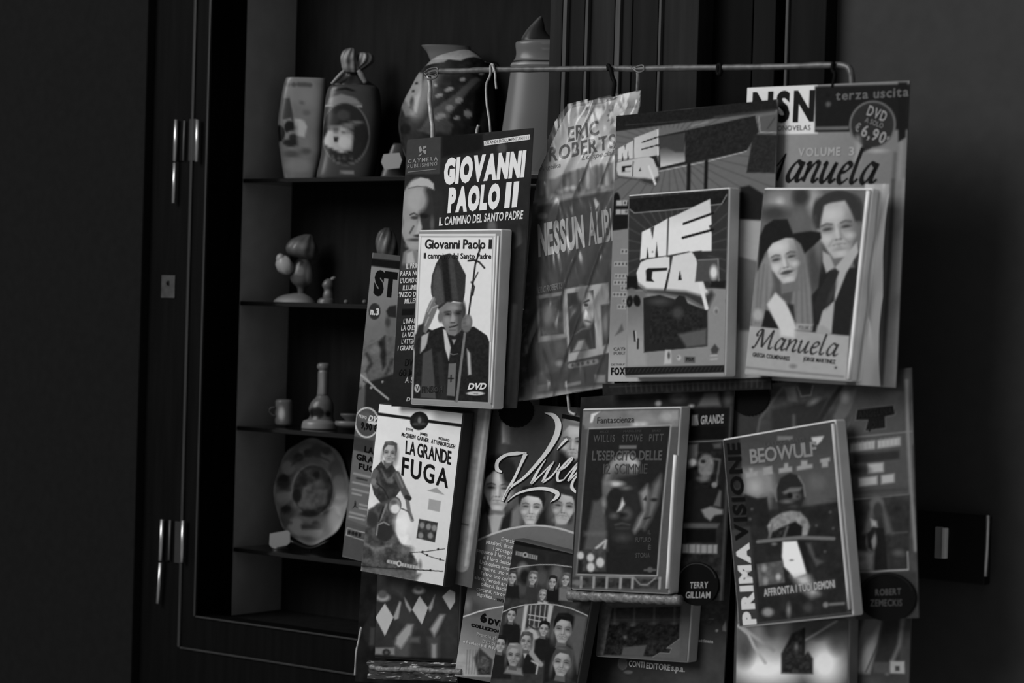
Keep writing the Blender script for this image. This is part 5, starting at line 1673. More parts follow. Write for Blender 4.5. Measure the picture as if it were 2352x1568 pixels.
def dr(a):
    a.noise(10, 160, 2)
    a.grad((420, 300), 66, (900, 700), 46, None, 1, .8); a.rect(570, 285, 640, 476, 150, 6); a.rect(600, 285, 655, 480, 84, 10, .8); a.rect(560, 480, 620, 640, 70, 10, .7)
    a.ell(1240, 430, 120, 200, 104, 8); a.face(1258, 470, 370, 154, 96, 3, .62, 1, 0, .12, 0, 1)
    a.poly([(1120, 540), (1180, 560), (1260, 640), (1330, 620), (1330, 900), (1080, 900)], 22, 12)
    a.ell(525, 850, 200, 270, 24, 8); a.noise(12, 40, 7, [(300, 600), (760, 600), (720, 1200), (320, 1200)]); a.face(520, 905, 430, 166, 24, 4, .66, -1, 0, .12, .42, 1); a.ell(630, 760, 70, 110, 30, 12); a.poly([(300, 1250), (390, 1130), (430, 1350), (280, 1430)], 70, 8); a.poly([(410, 1170), (480, 1150), (580, 1160), (540, 1330), (440, 1350)], 150, 6); a.poly([(560, 1190), (660, 1100), (650, 1300), (520, 1330)], 26, 8)
    a.face(855, 1085, 350, 166, 26, 3, .66, 1, 0, .2, 0, 1); a.poly([(640, 1280), (660, 1120), (730, 1060), (740, 1290)], 104, 8); a.poly([(930, 1150), (1060, 1000), (1120, 1260), (900, 1270)], 24, 12)
    a.face(1185, 1075, 360, 152, 40, 6, .6, 1, 0, .2, 0, 1); a.ell(1150, 1210, 50, 30, 160, 12); a.poly([(1180, 1270), (1300, 1220), (1330, 1350), (1100, 1290)], 84, 10)
    a.poly(arc + [(1320, 4000), (-300, 4000), (0, 1700)], 92, 2); a.grad((800, 1280), 96, (500, 2400), 78, arc + [(1320, 4000), (-300, 4000)], 2, .9)
    a.line(arc, 20, 166, 1.5)
    a.set(Z_VIV2)
    a.poly([(160, 885), (230, 862), (300, 836), (400, 808), (520, 785), (520, 1500), (0, 1500), (60, 1300)], 92, 2)
    a.grad((90, 1300), 150, (300, 1000), 88, [(160, 885), (520, 785), (480, 1500), (0, 1500)], 3, .85); a.ell(270, 800, 90, 60, 60, 24); a.ell(200, 760, 30, 60, 120, 14)
    a.line([(150, 890), (230, 862), (300, 836), (400, 808), (530, 782)], 13, 180, 1.5)
    a.poly([(240, 1300), (300, 1200), (380, 1280), (420, 1320), (400, 1480), (270, 1480)], 46, 6); a.ell(330, 1350, 54, 70, 70, 4); a.noise(26, 16, 5, [(270, 1290), (390, 1290), (380, 1480), (260, 1480)])
    for x in (180, 205, 235, 262, 288): a.line([(x, 1220), (x - 26, 1470)], 7, 84, 3, .8)
    for y in (1350, 1390, 1430): a.line([(80, y), (240, y + 18)], 5, 130, 3, .7)
    a.noise(12, 60, 8, [(60, 1250), (250, 1250), (200, 1500), (40, 1500)])


VS = [([(566, 738), (520, 712), (528, 640), (610, 582), (720, 566), (815, 562)], [16, 42, 34, 28, 34, 8]),
      ([(806, 566), (750, 680), (690, 800), (625, 905), (566, 1018)], [40, 26, 26, 30, 24]),
      ([(572, 1010), (645, 892), (790, 790), (930, 650), (1030, 530), (1105, 400), (1118, 300), (1072, 232), (988, 206)], [8, 20, 26, 34, 42, 56, 58, 40, 4]),
      ([(1002, 622), (920, 740), (858, 852)], [8, 24, 26]), ([(858, 852), (950, 770), (1085, 640)], [22, 14, 10]), ([(1085, 638), (1020, 740), (972, 836)], [12, 26, 24]),
      ([(972, 838), (1060, 780), (1130, 690), (1140, 660)], [22, 16, 14, 8]), ([(1110, 740), (1200, 690), (1262, 615), (1225, 630), (1130, 740), (1125, 820), (1180, 815)], [10, 18, 22, 18, 26, 26, 12]),
      ([(1180, 815), (1260, 720), (1330, 655), (1270, 750), (1228, 826)], [10, 14, 26, 22, 22]), ([(1235, 820), (1290, 770), (1345, 715)], [16, 14, 22]),
      ([(1345, 745), (1280, 820), (1268, 890), (1325, 945)], [10, 22, 34, 20]), ([(1206, 436), (1160, 480), (1112, 534)], [24, 24, 4]),
      ([(610, 1026), (720, 946), (880, 902), (1020, 902), (1120, 940), (1110, 985), (1052, 1030)], [4, 18, 28, 34, 44, 34, 2])]


def le(L):
    for P, w in VS: L.stroke([(x + 7, y + 9) for x, y in P], [k_ + 4 for k_ in w], 14, 7)
    for P, w in VS: L.stroke(P, w, 192, 7, .0002)
    L.stroke([(1152, 236), (1250, 252), (1352, 274)], [36, 38, 36], 5)
    L.set(Z_VIV2)
    for s, x0, y0, x1, y1 in (('Emozioni,', 530, 184, 686, 222), ('passioni, drammi.', 395, 206, 682, 270), ('I protagonisti', 457, 266, 690, 322), ('seguono il loro cuore', 310, 281, 680, 368), ('e il loro desiderio.', 366, 346, 670, 418), ("Un'inquieta emozione", 332, 388, 680, 470), ('li muove: uno verso', 327, 436, 660, 514), ("l'altro, uno contro", 340, 488, 640, 562), ("l'altro. Perché amarsi,", 263, 520, 640, 612), ('odiarsi, lasciarsi,', 335, 586, 620, 654), ('cercarsi, ritrovarsi', 293, 632, 610, 706), ('significa...', 298, 682, 462, 722)):
        L.text(s, x0, y0, x1, y1, 36, 168, 'b', track=.05)
    L.text('VIVERE', 472, 730, 560, 750, 26, 14, 'b')
    L.text('6', 312, 935, 372, 948, 92, 4, 'o'); L.text('DVD', 388, 956, 540, 990, 62, 4, 'o'); L.text('COLLEZIONE', 226, 982, 530, 1058, 34, 4, 'o')
    L.text('Prenota gli', 276, 1072, 462, 1112, 36, 136, 'b'); L.text('altri', 480, 1118, 540, 1130, 36, 136, 'b'); L.text('DVD dal tuo', 328, 1146, 520, 1186, 36, 136, 'b'); L.text('edicolante di fiducia', 144, 1146, 500, 1226, 34, 150, 'x')


S6, B6 = card(P6, q, -.012, 64, dr, Z_VIV, le, step=1.7)
sticker(B6, S6, 720, 190, 165, 142, Z_VIV, .0016, None, 26)


def dr(a):
    a.noise(5, 60, 2); a.poly([(560, 290), (1300, 450), (1300, 480), (560, 320)], 8, 3)
    a.poly([(638, 393), (832, 440), (828, 480), (634, 428)], 118, 2); a.ell(722, 430, 22, 24, 140, 2); a.ell(722, 430, 12, 13, 40, 2)
    for x in (655, 675, 695, 755, 775, 795, 812): a.line([(x, 402 + (x - 640) * .23), (x, 424 + (x - 640) * .23)], 6, 60, 2)
    A1 = [(575, 552), (700, 530), (850, 520), (980, 524), (1115, 545), (1300, 580)]; A2 = [(505, 940), (600, 900), (720, 872), (880, 864), (1000, 876), (1130, 910), (1245, 962), (1330, 1010)]
    a.poly(A1 + [(1400, 1040)] + A2[::-1], 40, 2); a.noise(18, 50, 3, A1 + [(1400, 1040)] + A2[::-1])
    for x, y, g in ((700, 570, 110), (870, 640, 66), (1000, 600, 84), (700, 720, 60), (720, 620, 20)): a.ell(x, y, 50, 70, g, 10)
    for x, y, h, hr, bd in ((608, 630, 110, 50, 20), (790, 640, 115, 80, 44), (962, 680, 105, 24, 16), (1076, 660, 110, 70, 96), (876, 790, 90, 110, 150)):
        a.poly([(x - h * .55, y + h * 1.6), (x - h * .5, y + h * .6), (x, y + h * .45), (x + h * .5, y + h * .65), (x + h * .55, y + h * 1.7)], bd, 4)
        a.face(x, y, h, 136, hr, 8, .6, 1, 0, .15, 0, 1)
    a.poly(A2 + [(1330, 2200), (300, 2200)], 46, 2); a.noise(10, 50, 7, A2 + [(1330, 2200), (300, 2200)])
    a.poly([(625, 920), (720, 880), (690, 1080), (640, 1080)], 82, 5); a.poly([(715, 875), (750, 872), (690, 1300), (660, 1300)], 160, 4); a.poly([(930, 870), (972, 880), (930, 1100), (900, 1100)], 156, 4); a.poly([(700, 1100), (800, 1060), (860, 1160), (800, 1300), (680, 1300)], 150, 10)
    for i in range(4): a.line([(775 + i * 42, 880), (755 + i * 42, 1070)], 10, 130, 2)
    for y in (960, 1000): a.line([(755, y), (910, y + 28)], 10, 150, 2)
    a.line([(740, 1045), (800, 1085), (835, 1090)], 14, 40, 3)
    for x, y, h, hr, bd in ((598, 965, 120, 34, 18), (888, 1090, 125, 14, 20), (1056, 1095, 240, 12, 20), (498, 1225, 140, 16, 24), (1046, 1385, 240, 60, 34)):
        a.poly([(x - h * .75, y + h * 2.2), (x - h * .65, y + h * .75), (x, y + h * .45), (x + h * .6, y + h * .75), (x + h * .7, y + h * 2.2)], bd, 5)
        a.face(x, y, h, 134, hr, 8, .62, -1, 0, .16, 0, 1)
    a.poly([(690, 1300), (760, 1280), (830, 1480), (660, 1480)], 20, 4); a.poly([(700, 1300), (745, 1295), (715, 1350)], 150, 3); a.face(730, 1200, 150, 128, 62, 6, .62, -1, 0, .12, 0, 1)
    a.poly([(530, 1480), (560, 1420), (690, 1430), (700, 1500)], 110, 6); a.face(620, 1325, 190, 124, 108, 6, .64, -1)
    a.line([(775, 1300), (830, 1370), (860, 1400)], 44, 130, 4); a.line([(780, 1370), (835, 1400), (820, 1480)], 16, 150, 3); a.poly([(1160, 960), (1260, 980), (1180, 1480), (1120, 1200)], 74, 8)
    a.line(A1, 8, 150, 1.5); a.line(A2, 9, 160, 1.5); a.line([(575, 552), (510, 940), (405, 1500)], 14, 150, 1.5)


S6d, B6d = dvd(P6, [(1183, 1237), (1372, 1288), (1305, 1680), (1115, 1628)], .005, 30, dr, Z_VIV2, None, .0155, 60, step=1.5)
tube_obj('hook_wire', RW([(1303, 895), (1306, 925), (1309, 945), (1322, 952)], .001), .0017, WIRE_L, P6, 8)

# ------------------------------------------------------------------ 7: black strip card behind
q = [(1098, 930), (1290, 940), (1225, 1300), (1070, 1290)]
P7 = pack('narrow black card pack with white blocks and stars between two others', q, -.020)


def dr(a):
    a.poly([(330, 180), (480, 190), (430, 560), (280, 600)], 40, 6); a.poly([(400, 260), (470, 230), (440, 420), (350, 480), (390, 360)], 128, 8); a.ell(350, 540, 40, 40, 78, 10)
    a.rect(272, 640, 408, 698, 128, 2); a.rect(300, 714, 404, 786, 124, 2); a.rect(296, 800, 394, 874, 124, 2)
    for x, y in ((262, 984), (336, 984)): a.poly([(x + (22 if j % 2 == 0 else 10) * math.sin(j * math.pi / 5), y - (22 if j % 2 == 0 else 10) * math.cos(j * math.pi / 5)) for j in range(10)], 140, 1.5)
    a.rect(203, 1318, 298, 1368, 124, 2); a.rect(202, 1404, 292, 1454, 118, 2); a.noise(14, 14, 4, [(210, 1110), (320, 1110), (300, 1290), (200, 1290)])


def le(L):
    L.text('UNICO', 280, 690, 402, 690, 44, 16, 'x'); L.text('5', 236, 880, 294, 880, 140, 84, 'x'); L.text('EPI', 306, 776, 398, 776, 52, 16, 'x'); L.text('CO', 302, 862, 388, 862, 54, 16, 'x')


card(P7, q, -.020, 7, dr, Z_VIV, le)

# ------------------------------------------------------------------ 8: science fiction pack
GAIN = 1.1
q = [(1338, 906), (1682, 892), (1664, 1372), (1306, 1385)]
P8 = pack('dark pack with shadowed face DVD and round black sticker, left of the sword DVD', q, .008)


def dr(a):
    a.noise(8, 60, 2)
    a.ell(850, 40, 60, 40, 60, 10); a.poly([(980, 110), (1030, 20), (1120, 20), (1140, 110)], 76, 8); a.ell(1190, 50, 30, 60, 66, 10); a.ell(710, 78, 22, 20, 130, 6); a.ell(940, 104, 20, 12, 130, 5)
    a.rect(912, 125, 1215, 345, 10, 4); a.rect(945, 165, 985, 238, 118, 4); a.rect(925, 250, 1175, 335, 4, 3)
    a.line([(915, 352), (1050, 350), (1180, 345)], 10, 92, 3); a.poly([(905, 360), (1190, 350), (1165, 930), (880, 930)], 16, 4); a.poly([(910, 370), (990, 365), (985, 520), (915, 540)], 78, 6); a.ell(950, 495, 24, 24, 176, 6)
    a.ell(1045, 520, 56, 84, 88, 6); a.ell(1025, 490, 16, 12, 16, 4); a.ell(1030, 610, 40, 24, 92, 8); a.poly([(1090, 370), (1150, 360), (1150, 400), (1100, 400)], 60, 6); a.line([(1090, 470), (1140, 480), (1120, 640)], 14, 62, 4); a.ell(1105, 655, 20, 20, 100, 4); a.noise(20, 36, 6, [(960, 420), (1150, 420), (1150, 680), (960, 680)])
    a.poly([(1015, 830), (1080, 805), (1165, 830), (1165, 860), (1110, 870), (1080, 910), (1040, 880)], 104, 6); a.poly([(1100, 800), (1140, 690), (1155, 700), (1150, 810)], 70, 5); a.line([(930, 640), (910, 880)], 30, 28, 8)
    a.poly([(885, 925), (1145, 925), (1130, 960), (880, 965)], 66, 6); a.rect(910, 968, 1120, 1062, 5, 4); a.rect(885, 1078, 1132, 1142, 112, 4)
    for x in (930, 980, 1015, 1060, 1100): a.line([(x, 1080), (x, 1140)], 7, 60, 3)
    a.noise(20, 30, 9, [(880, 1140), (1180, 1140), (1160, 1500), (860, 1500)]); a.line([(1210, 120), (1190, 700), (1160, 1480)], 14, 50, 5)


def le(L):
    L.text('LA GRANDE', 946, 236, 1162, 228, 62, 122, 'x', track=.08)


S8, B8 = card(P8, q, .008, 26, dr, Z_SCIM, le)


def stk(L):
    L.text('TERRY', 950, 1398, 1078, 1392, 46, 132, 'b', track=.1); L.text('GILLIAM', 920, 1472, 1095, 1466, 48, 132, 'b', track=.1)


sticker(B8, S8, 1000, 1365, 150, 160, Z_SCIM, .0018, stk, 0, 5, 44)


def dr(a):
    a.poly([(160, 135), (845, 128), (840, 250), (150, 262)], 96, 4); a.noise(16, 60, 2, [(160, 130), (845, 128), (840, 250), (150, 262)]); a.poly([(208, 215), (215, 155), (280, 138), (240, 170), (225, 215)], 176, 3); a.ell(620, 205, 90, 36, 112, 10); a.ell(760, 180, 50, 34, 130, 10); a.rect(795, 140, 835, 200, 120, 4); a.ell(540, 232, 30, 18, 156, 8); a.ell(590, 230, 24, 14, 160, 8)
    a.line([(150, 250), (120, 800), (70, 1410)], 36, 62, 5)
    PO = [(196, 262), (782, 242), (740, 700), (716, 1000), (692, 1318), (112, 1312), (140, 900)]
    a.poly(PO, 24, 2); a.line([(200, 258), (785, 240), (740, 700), (715, 1000), (692, 1318), (105, 1314)], 9, 130, 2); a.line([(196, 262), (140, 880), (105, 1310)], 8, 92, 2)
    a.rect(418, 380, 542, 404, 84, 3)
    # a plain half-lit face and a second one beside it
    a.poly([(300, 640), (330, 540), (400, 460), (500, 440), (560, 500), (540, 580), (420, 610), (320, 720), (310, 800)], 118, 12); a.ell(460, 520, 84, 56, 168, 16)
    a.ell(440, 800, 130, 300, 34, 16, 0, .7); a.ell(390, 655, 56, 20, 160, 8); a.ell(465, 685, 34, 14, 84, 8); a.ell(335, 700, 30, 60, 84, 12); a.ell(386, 770, 58, 78, 26, 5); a.poly([(440, 755), (458, 800), (432, 850), (402, 856), (420, 820)], 168, 6); a.ell(470, 870, 40, 44, 62, 12); a.ell(440, 880, 30, 16, 20, 8); a.ell(380, 885, 28, 20, 70, 10)
    a.line([(388, 950), (440, 938), (492, 950)], 12, 58, 5); a.line([(395, 975), (490, 975)], 14, 46, 6); a.ell(440, 1045, 50, 26, 50, 14); a.ell(300, 800, 24, 40, 110, 10); a.ell(290, 860, 18, 22, 130, 8)
    a.poly([(565, 720), (620, 660), (632, 720), (612, 860), (575, 960), (530, 1010), (520, 990), (555, 900), (590, 850)], 112, 12); a.poly([(590, 770), (612, 740), (616, 780)], 30, 4); a.poly([(660, 660), (715, 590), (720, 660), (690, 800), (650, 900), (600, 985), (580, 970), (620, 880), (632, 760)], 84, 14); a.ell(668, 770, 24, 12, 30, 4); a.line([(600, 905), (640, 895)], 12, 34, 4)
    a.poly([(228, 780), (285, 770), (320, 900), (332, 1140), (155, 1145), (190, 980)], 66, 10); a.rect(160, 1000, 325, 1030, 84, 10, .6); a.line([(250, 1120), (320, 1065), (310, 1120)], 18, 150, 5)
    a.rect(148, 1130, 320, 1290, 52, 5); a.noise(16, 24, 5, [(150, 1130), (320, 1130), (320, 1290), (140, 1290)])
    for x, y, r in ((135, 1175, 24), (208, 1190, 26), (278, 1225, 30), (210, 1260, 28)): a.ell(x, y, r, r * 1.2, 160, 5)
    a.ell(640, 1275, 20, 20, 74, 4); a.line([(600, 1278), (680, 1276)], 14, 70, 3)
    a.poly([(75, 1335), (725, 1345), (720, 1415), (65, 1405)], 40, 4); a.noise(24, 30, 7, [(75, 1335), (725, 1345), (720, 1415), (65, 1405)])
    for x in (140, 232, 328, 428, 515, 712): a.line([(x, 1335), (x - 4, 1408)], 20, 118, 3)
    a.line([(330, 1330), (520, 1330), (570, 1385), (620, 1385), (680, 1335)], 10, 110, 3); a.ell(110, 1375, 44, 24, 92, 8)


def le(L):
    L.text('Fantascienza', 260, 222, 525, 216, 44, 40, 'n'); L.text('BRUCE', 280, 290, 345, 289, 16, 52, 'b'); L.text('MADELEINE', 450, 288, 580, 286, 16, 52, 'b'); L.text('BRAD', 655, 287, 715, 285, 16, 52, 'b')
    L.text('WILLIS', 232, 354, 388, 354, 50, 66, 'b', track=.14); L.text('STOWE', 440, 353, 584, 352, 50, 66, 'b', track=.14); L.text('PITT', 632, 352, 734, 350, 50, 66, 'b', track=.14)
    L.text("L'ESERCITO DELLE", 222, 487, 724, 487, 70, 72, 'b', track=.05); L.text('12', 302, 582, 352, 582, 70, 66, 'n'); L.text('SCIMMIE', 384, 582, 620, 582, 70, 60, 'n', track=.1)
    L.text('IL', 624, 1018, 648, 1018, 30, 56, 'b'); L.text('FUTURO', 536, 1074, 648, 1073, 34, 62, 'b'); L.text('È', 626, 1130, 648, 1130, 34, 60, 'b'); L.text('STORIA', 536, 1188, 640, 1187, 34, 62, 'b')


S8d, B8d = dvd(P8, [(1340, 940), (1560, 938), (1535, 1360), (1312, 1352)], .026, 66, dr, Z_SCIM, le, .0155, 170)
edge_glare(B8d, S8d, [(822, 450), (796, 900), (770, 1410)], Z_SCIM, .0022, 205)
pts = [rackp((1308 + i * 10.2, 1366 + i * .45), .018) for i in range(26)]
sl, f = tube(smooth_path(pts, 2), .0052, 12, .14)
mesh_obj('sealed_edge', sl, f, plain('crimped_plastic', .16, .3, .5, var=.4, scale=240, bump=.6), P8, True)

# ------------------------------------------------------------------ 9: horned helmet pack
GAIN = 1.16
q = [(1690, 880), (2085, 855), (2118, 1408), (1690, 1440)]
P9 = pack('pack with sword DVD, vertical white capitals and photo strip at far right', q, .002)


def dr(a):
    a.noise(14, 120, 2)
    a.poly([(200, 150), (560, 120), (760, 100), (520, 420), (480, 620), (100, 660)], 40, 8); a.line([(770, 110), (620, 290), (520, 420), (490, 560)], 26, 66, 5)
    a.poly([(780, 110), (900, 100), (920, 260), (820, 250)], 74, 6); a.ell(1000, 130, 80, 80, 40, 8); a.line([(920, 110), (960, 210), (1060, 200), (1080, 110)], 12, 92, 4); a.poly([(900, 280), (1230, 240), (1120, 500), (640, 600), (640, 330)], 34, 10); a.ell(1090, 265, 60, 26, 92, 8, -25); a.line([(880, 400), (880, 540)], 24, 74, 8)
    a.poly([(1350, 120), (1400, 110), (1180, 450), (1100, 490), (1240, 260)], 30, 5); a.poly([(1400, 180), (1560, 150), (1500, 330), (1330, 560), (1290, 420)], 74, 8); a.ell(1410, 230, 40, 50, 112, 12); a.poly([(1540, 130), (1690, 130), (1560, 330), (1420, 560), (1400, 600), (1420, 500)], 56, 6); a.line([(1690, 140), (1540, 330), (1430, 540)], 6, 92, 3)
    a.poly([(1560, 150), (2010, 130), (2010, 600), (1400, 640)], 58, 12)
    a.poly([(1525, 355), (1895, 322), (1915, 425), (1815, 445), (1825, 555), (1605, 578), (1635, 470), (1508, 470)], 76, 2); a.poly([(1533, 362), (1888, 330), (1906, 418), (1806, 438), (1816, 548), (1620, 568), (1645, 462), (1520, 462)], 12, 2)
    a.line([(1390, 642), (1700, 620), (2080, 590)], 14, 92, 3); a.poly([(1380, 660), (2080, 605), (2110, 1240), (1420, 1290)], 58, 4)
    for pg in ([(1470, 700), (1715, 670), (1715, 755), (1462, 785)], [(1740, 670), (1965, 645), (1968, 725), (1742, 752)], [(1645, 905), (1805, 895), (1808, 988), (1650, 1000)], [(1556, 1050), (1745, 1030), (1748, 1115), (1560, 1138)], [(1785, 1025), (1915, 1008), (1918, 1095), (1788, 1112)]): a.poly(pg, 134, 6)
    for x in (1500, 1545, 1590, 1640, 1680, 1775, 1820, 1860, 1900, 1940): a.line([(x, 690 - (x - 1470) * .1), (x + 4, 770 - (x - 1470) * .1)], 10, 104, 6, .7)
    a.poly([(1500, 810), (1960, 775), (1960, 860), (1500, 900)], 34, 6); a.ell(1530, 970, 110, 40, 34, 12); a.line([(1500, 1210), (1800, 1180), (2040, 1170)], 26, 46, 8)
    a.line([(1435, 1278), (1700, 1262), (2060, 1225)], 14, 120, 3)
    a.line([(2010, 100), (2040, 600), (2080, 1100), (2150, 1800)], 34, 96, 6); a.line([(2090, 300), (2100, 700)], 40, 74, 8)
    a.set(Z_BEO2)
    a.poly([(1185, -45), (1690, -95), (1700, 540), (1230, 575)], 34, 3); a.noise(16, 90, 5, [(1185, -45), (1690, -95), (1700, 540), (1230, 575)])
    a.ell(1420, -20, 60, 60, 74, 8); a.poly([(1380, -40), (1340, 120), (1300, 240), (1370, 250), (1400, 60)], 72, 10); a.poly([(1460, -40), (1520, 100), (1560, 240), (1500, 240), (1470, 80)], 66, 10); a.ell(1430, 30, 36, 60, 40, 5); a.poly([(1370, 110), (1420, 130), (1430, 180), (1380, 180)], 128, 6)
    a.poly([(1420, 190), (1480, 190), (1500, 300), (1520, 550), (1400, 560), (1415, 400), (1400, 300)], 18, 4); a.ell(1380, 300, 44, 90, 110, 6); a.poly([(1340, 240), (1400, 180), (1420, 200), (1380, 300), (1400, 400), (1350, 360)], 26, 5); a.poly([(1220, 380), (1400, 400), (1400, 560), (1240, 570)], 96, 10); a.noise(16, 40, 8, [(1220, 380), (1400, 400), (1400, 560), (1240, 570)]); a.ell(1610, 400, 50, 30, 62, 10); a.line([(1560, 230), (1680, 220)], 8, 64, 4)
    a.line([(1225, 580), (1400, 572), (1540, 555), (1695, 545), (1685, 390)], 9, 130, 2.5); a.poly([(1220, 590), (1760, 560), (1800, 1010), (1250, 1060)], 40, 6)
    a.poly([(1190, 200), (1230, 600), (1260, 1060), (1180, 1060)], 70, 6)


def le(L):
    L.text('ANGELINA', 1545, 452, 1890, 416, 78, 24, 'x'); L.text('JOLIE', 1650, 560, 1806, 546, 78, 24, 'x')


S9, B9 = card(P9, q, .002, 52, dr, Z_BEO1, le)
sticker(B9, S9, 420, 190, 215, 190, Z_BEO1, .0018, None, 34)


def stk(L):
    L.text('ROBERT', 1436, 782, 1652, 764, 58, 62, 'b', track=.1); L.text('ZEMECKIS', 1392, 880, 1664, 866, 62, 56, 'b', track=.1)


sticker(B9, S9, 1530, 790, 245, 218, Z_BEO2, .0020, stk, 0, 5, 22)


def dr(a):
    a.grad((700, 700), 50, (700, 1050), 62, [(270, 600), (1240, 500), (1300, 1300), (320, 1300)], 3)
    a.poly([(90, 690), (270, 670), (330, 1600), (150, 1650)], 30, 3)
    a.poly([(300, 1000), (520, 980), (620, 1060), (650, 1240), (460, 1305), (320, 1260)], 104, 18); a.ell(430, 1180, 60, 70, 130, 20); a.ell(560, 1330, 40, 80, 92, 14); a.ell(1080, 1140, 90, 80, 76, 20); a.poly([(960, 1220), (1180, 1280), (1300, 1330), (1060, 1400), (960, 1460)], 66, 14)
    a.poly([(320, 1260), (460, 1310), (560, 1290), (600, 1600), (330, 1600)], 24, 6); a.poly([(980, 1450), (1300, 1350), (1320, 1700), (1000, 1700)], 26, 8)
    a.rect(668, 650, 830, 695, 88, 4); a.poly([(1025, 660), (1160, 645), (1130, 700), (1085, 740), (1050, 735)], 150, 4)
    # a plain dark helmeted head
    a.poly([(680, 1420), (660, 1200), (700, 1090), (800, 1035), (880, 1060), (940, 1150), (960, 1290), (900, 1420)], 28, 5); a.line([(660, 1160), (640, 1260), (660, 1330)], 14, 90, 4); a.line([(890, 1070), (945, 1160), (960, 1280)], 14, 96, 4)
    a.poly([(720, 1240), (800, 1190), (930, 1185), (900, 1230), (740, 1260)], 82, 6); a.ell(850, 1280, 60, 40, 70, 8); a.ell(800, 1275, 28, 30, 12, 4); a.ell(880, 1285, 14, 16, 40, 3); a.ell(770, 1335, 60, 20, 80, 6); a.ell(840, 1400, 50, 30, 50, 8)
    for pts in ([(335, 1040), (375, 1035), (372, 990), (408, 988), (412, 1030), (455, 1022), (458, 1070), (338, 1090)], [(516, 985), (612, 962), (622, 1045), (522, 1060)], [(682, 990), (735, 980), (740, 935), (780, 932), (782, 975), (820, 970), (822, 1020), (684, 1040)], [(872, 970), (915, 955), (918, 905), (985, 905), (985, 945), (1038, 940), (1040, 982), (874, 1010)], [(1118, 890), (1222, 868), (1225, 908), (1205, 915), (1205, 968), (1138, 975), (1138, 928), (1120, 925)]): a.poly(pts, 118, 4)
    a.set(Z_BEO2)
    a.poly([(300, 100), (1090, 0), (1150, 980), (380, 1050)], 25, 8, .85); a.noise(8, 60, 4, [(300, 100), (1090, 0), (1150, 980), (380, 1050)])
    a.poly([(455, 210), (490, 150), (580, 95), (660, 78), (740, 90), (800, 150), (825, 210), (800, 290), (750, 300), (760, 220), (700, 170), (640, 190), (560, 230), (500, 260), (480, 310)], 104, 5); a.noise(26, 30, 6, [(455, 210), (580, 95), (740, 90), (825, 210), (800, 290), (480, 310)]); a.poly([(620, 300), (640, 200), (700, 185), (750, 220), (745, 300)], 16, 6); a.line([(470, 310), (500, 200)], 16, 80, 5); a.line([(600, 300), (630, 220)], 16, 76, 5)
    a.line([(375, 345), (560, 325), (740, 308), (1030, 318)], 30, 84, 2.5); a.ell(515, 365, 24, 14, 80, 4)
    a.poly([(588, 345), (710, 338), (760, 480), (800, 620), (690, 660), (640, 600), (600, 560), (582, 470)], 196, 5); a.ell(665, 505, 18, 8, 90, 3); a.poly([(670, 640), (800, 620), (860, 720), (900, 800), (840, 820), (740, 740)], 150, 22); a.poly([(720, 340), (790, 340), (830, 620), (800, 620)], 20, 8); a.poly([(790, 360), (830, 360), (870, 480), (940, 520), (880, 560), (840, 480)], 62, 8)
    a.poly([(364, 538), (585, 508), (608, 698), (385, 728)], 70, 3); a.noise(16, 40, 5, [(364, 538), (585, 508), (608, 698), (385, 728)])
    for x, y, g in ((430, 575, 118), (515, 600, 60), (440, 685, 112), (550, 650, 140)): a.ell(x, y, 22, 30, g, 6)
    for x, y in ((325, 65), (310, 150), (1025, 230), (880, 205), (955, 430), (1000, 90)): a.ell(x, y, 12, 12, 62, 4)
    a.poly([(430, 760), (1045, 672), (1050, 745), (435, 822)], 60, 8, .7)
    a.ell(460, 955, 48, 38, 110, 8); a.ell(640, 940, 18, 50, 100, 8); a.ell(810, 920, 40, 40, 50, 10); a.ell(962, 895, 24, 24, 96, 5); a.line([(1000, 892), (1120, 884)], 22, 90, 5)
    a.line([(380, 1050), (1180, 965)], 10, 56, 3)


def le(L):
    L.text('BEOWULF', 390, 944, 1090, 852, 152, 118, 'b', track=.0); L.text('LA LEGGENDA DI', 540, 768, 960, 706, 46, 70, 'b')
    L.set(Z_BEO2)
    L.text('PRIMA', 366, 1062, 303, 352, 118, 188, 'o', up=(-1, .05), track=.1)
    L.text('VISIONE', 298, 330, 226, -500, 112, 6, 'x', outline=46, up=(-1, .05), track=.1)
    L.text('AFFRONTA I TUOI DEMONI', 430, 820, 1046, 744, 68, 158, 'b', track=.07)


S9d, B9d = dvd(P9, [(1662, 1012), (1915, 966), (1958, 1412), (1697, 1437)], .028, 44, dr, Z_BEO1, le, .0165, 200)
edge_glare(B9d, S9d, [(1259, 515), (1350, 1495), (1448, 2490)], Z_BEO1, .0018, 170)

# ------------------------------------------------------------------ 10: lowest left pack
GAIN = 1.05
q = [(846, 1100), (1075, 1110), (1052, 1575), (812, 1570)]
P10 = pack('lowest left pack with pale lozenges on dark cover under the white DVD', q, -.032)


def dr(a):
    a.noise(10, 120, 3); a.poly([(280, 880), (440, 600), (470, 1100), (400, 1160), (300, 1000)], 26, 6); a.poly([(390, 860), (450, 860), (440, 1100), (370, 1090)], 50, 6)


card(P10, q, -.032, 14, dr, Z_RANG)


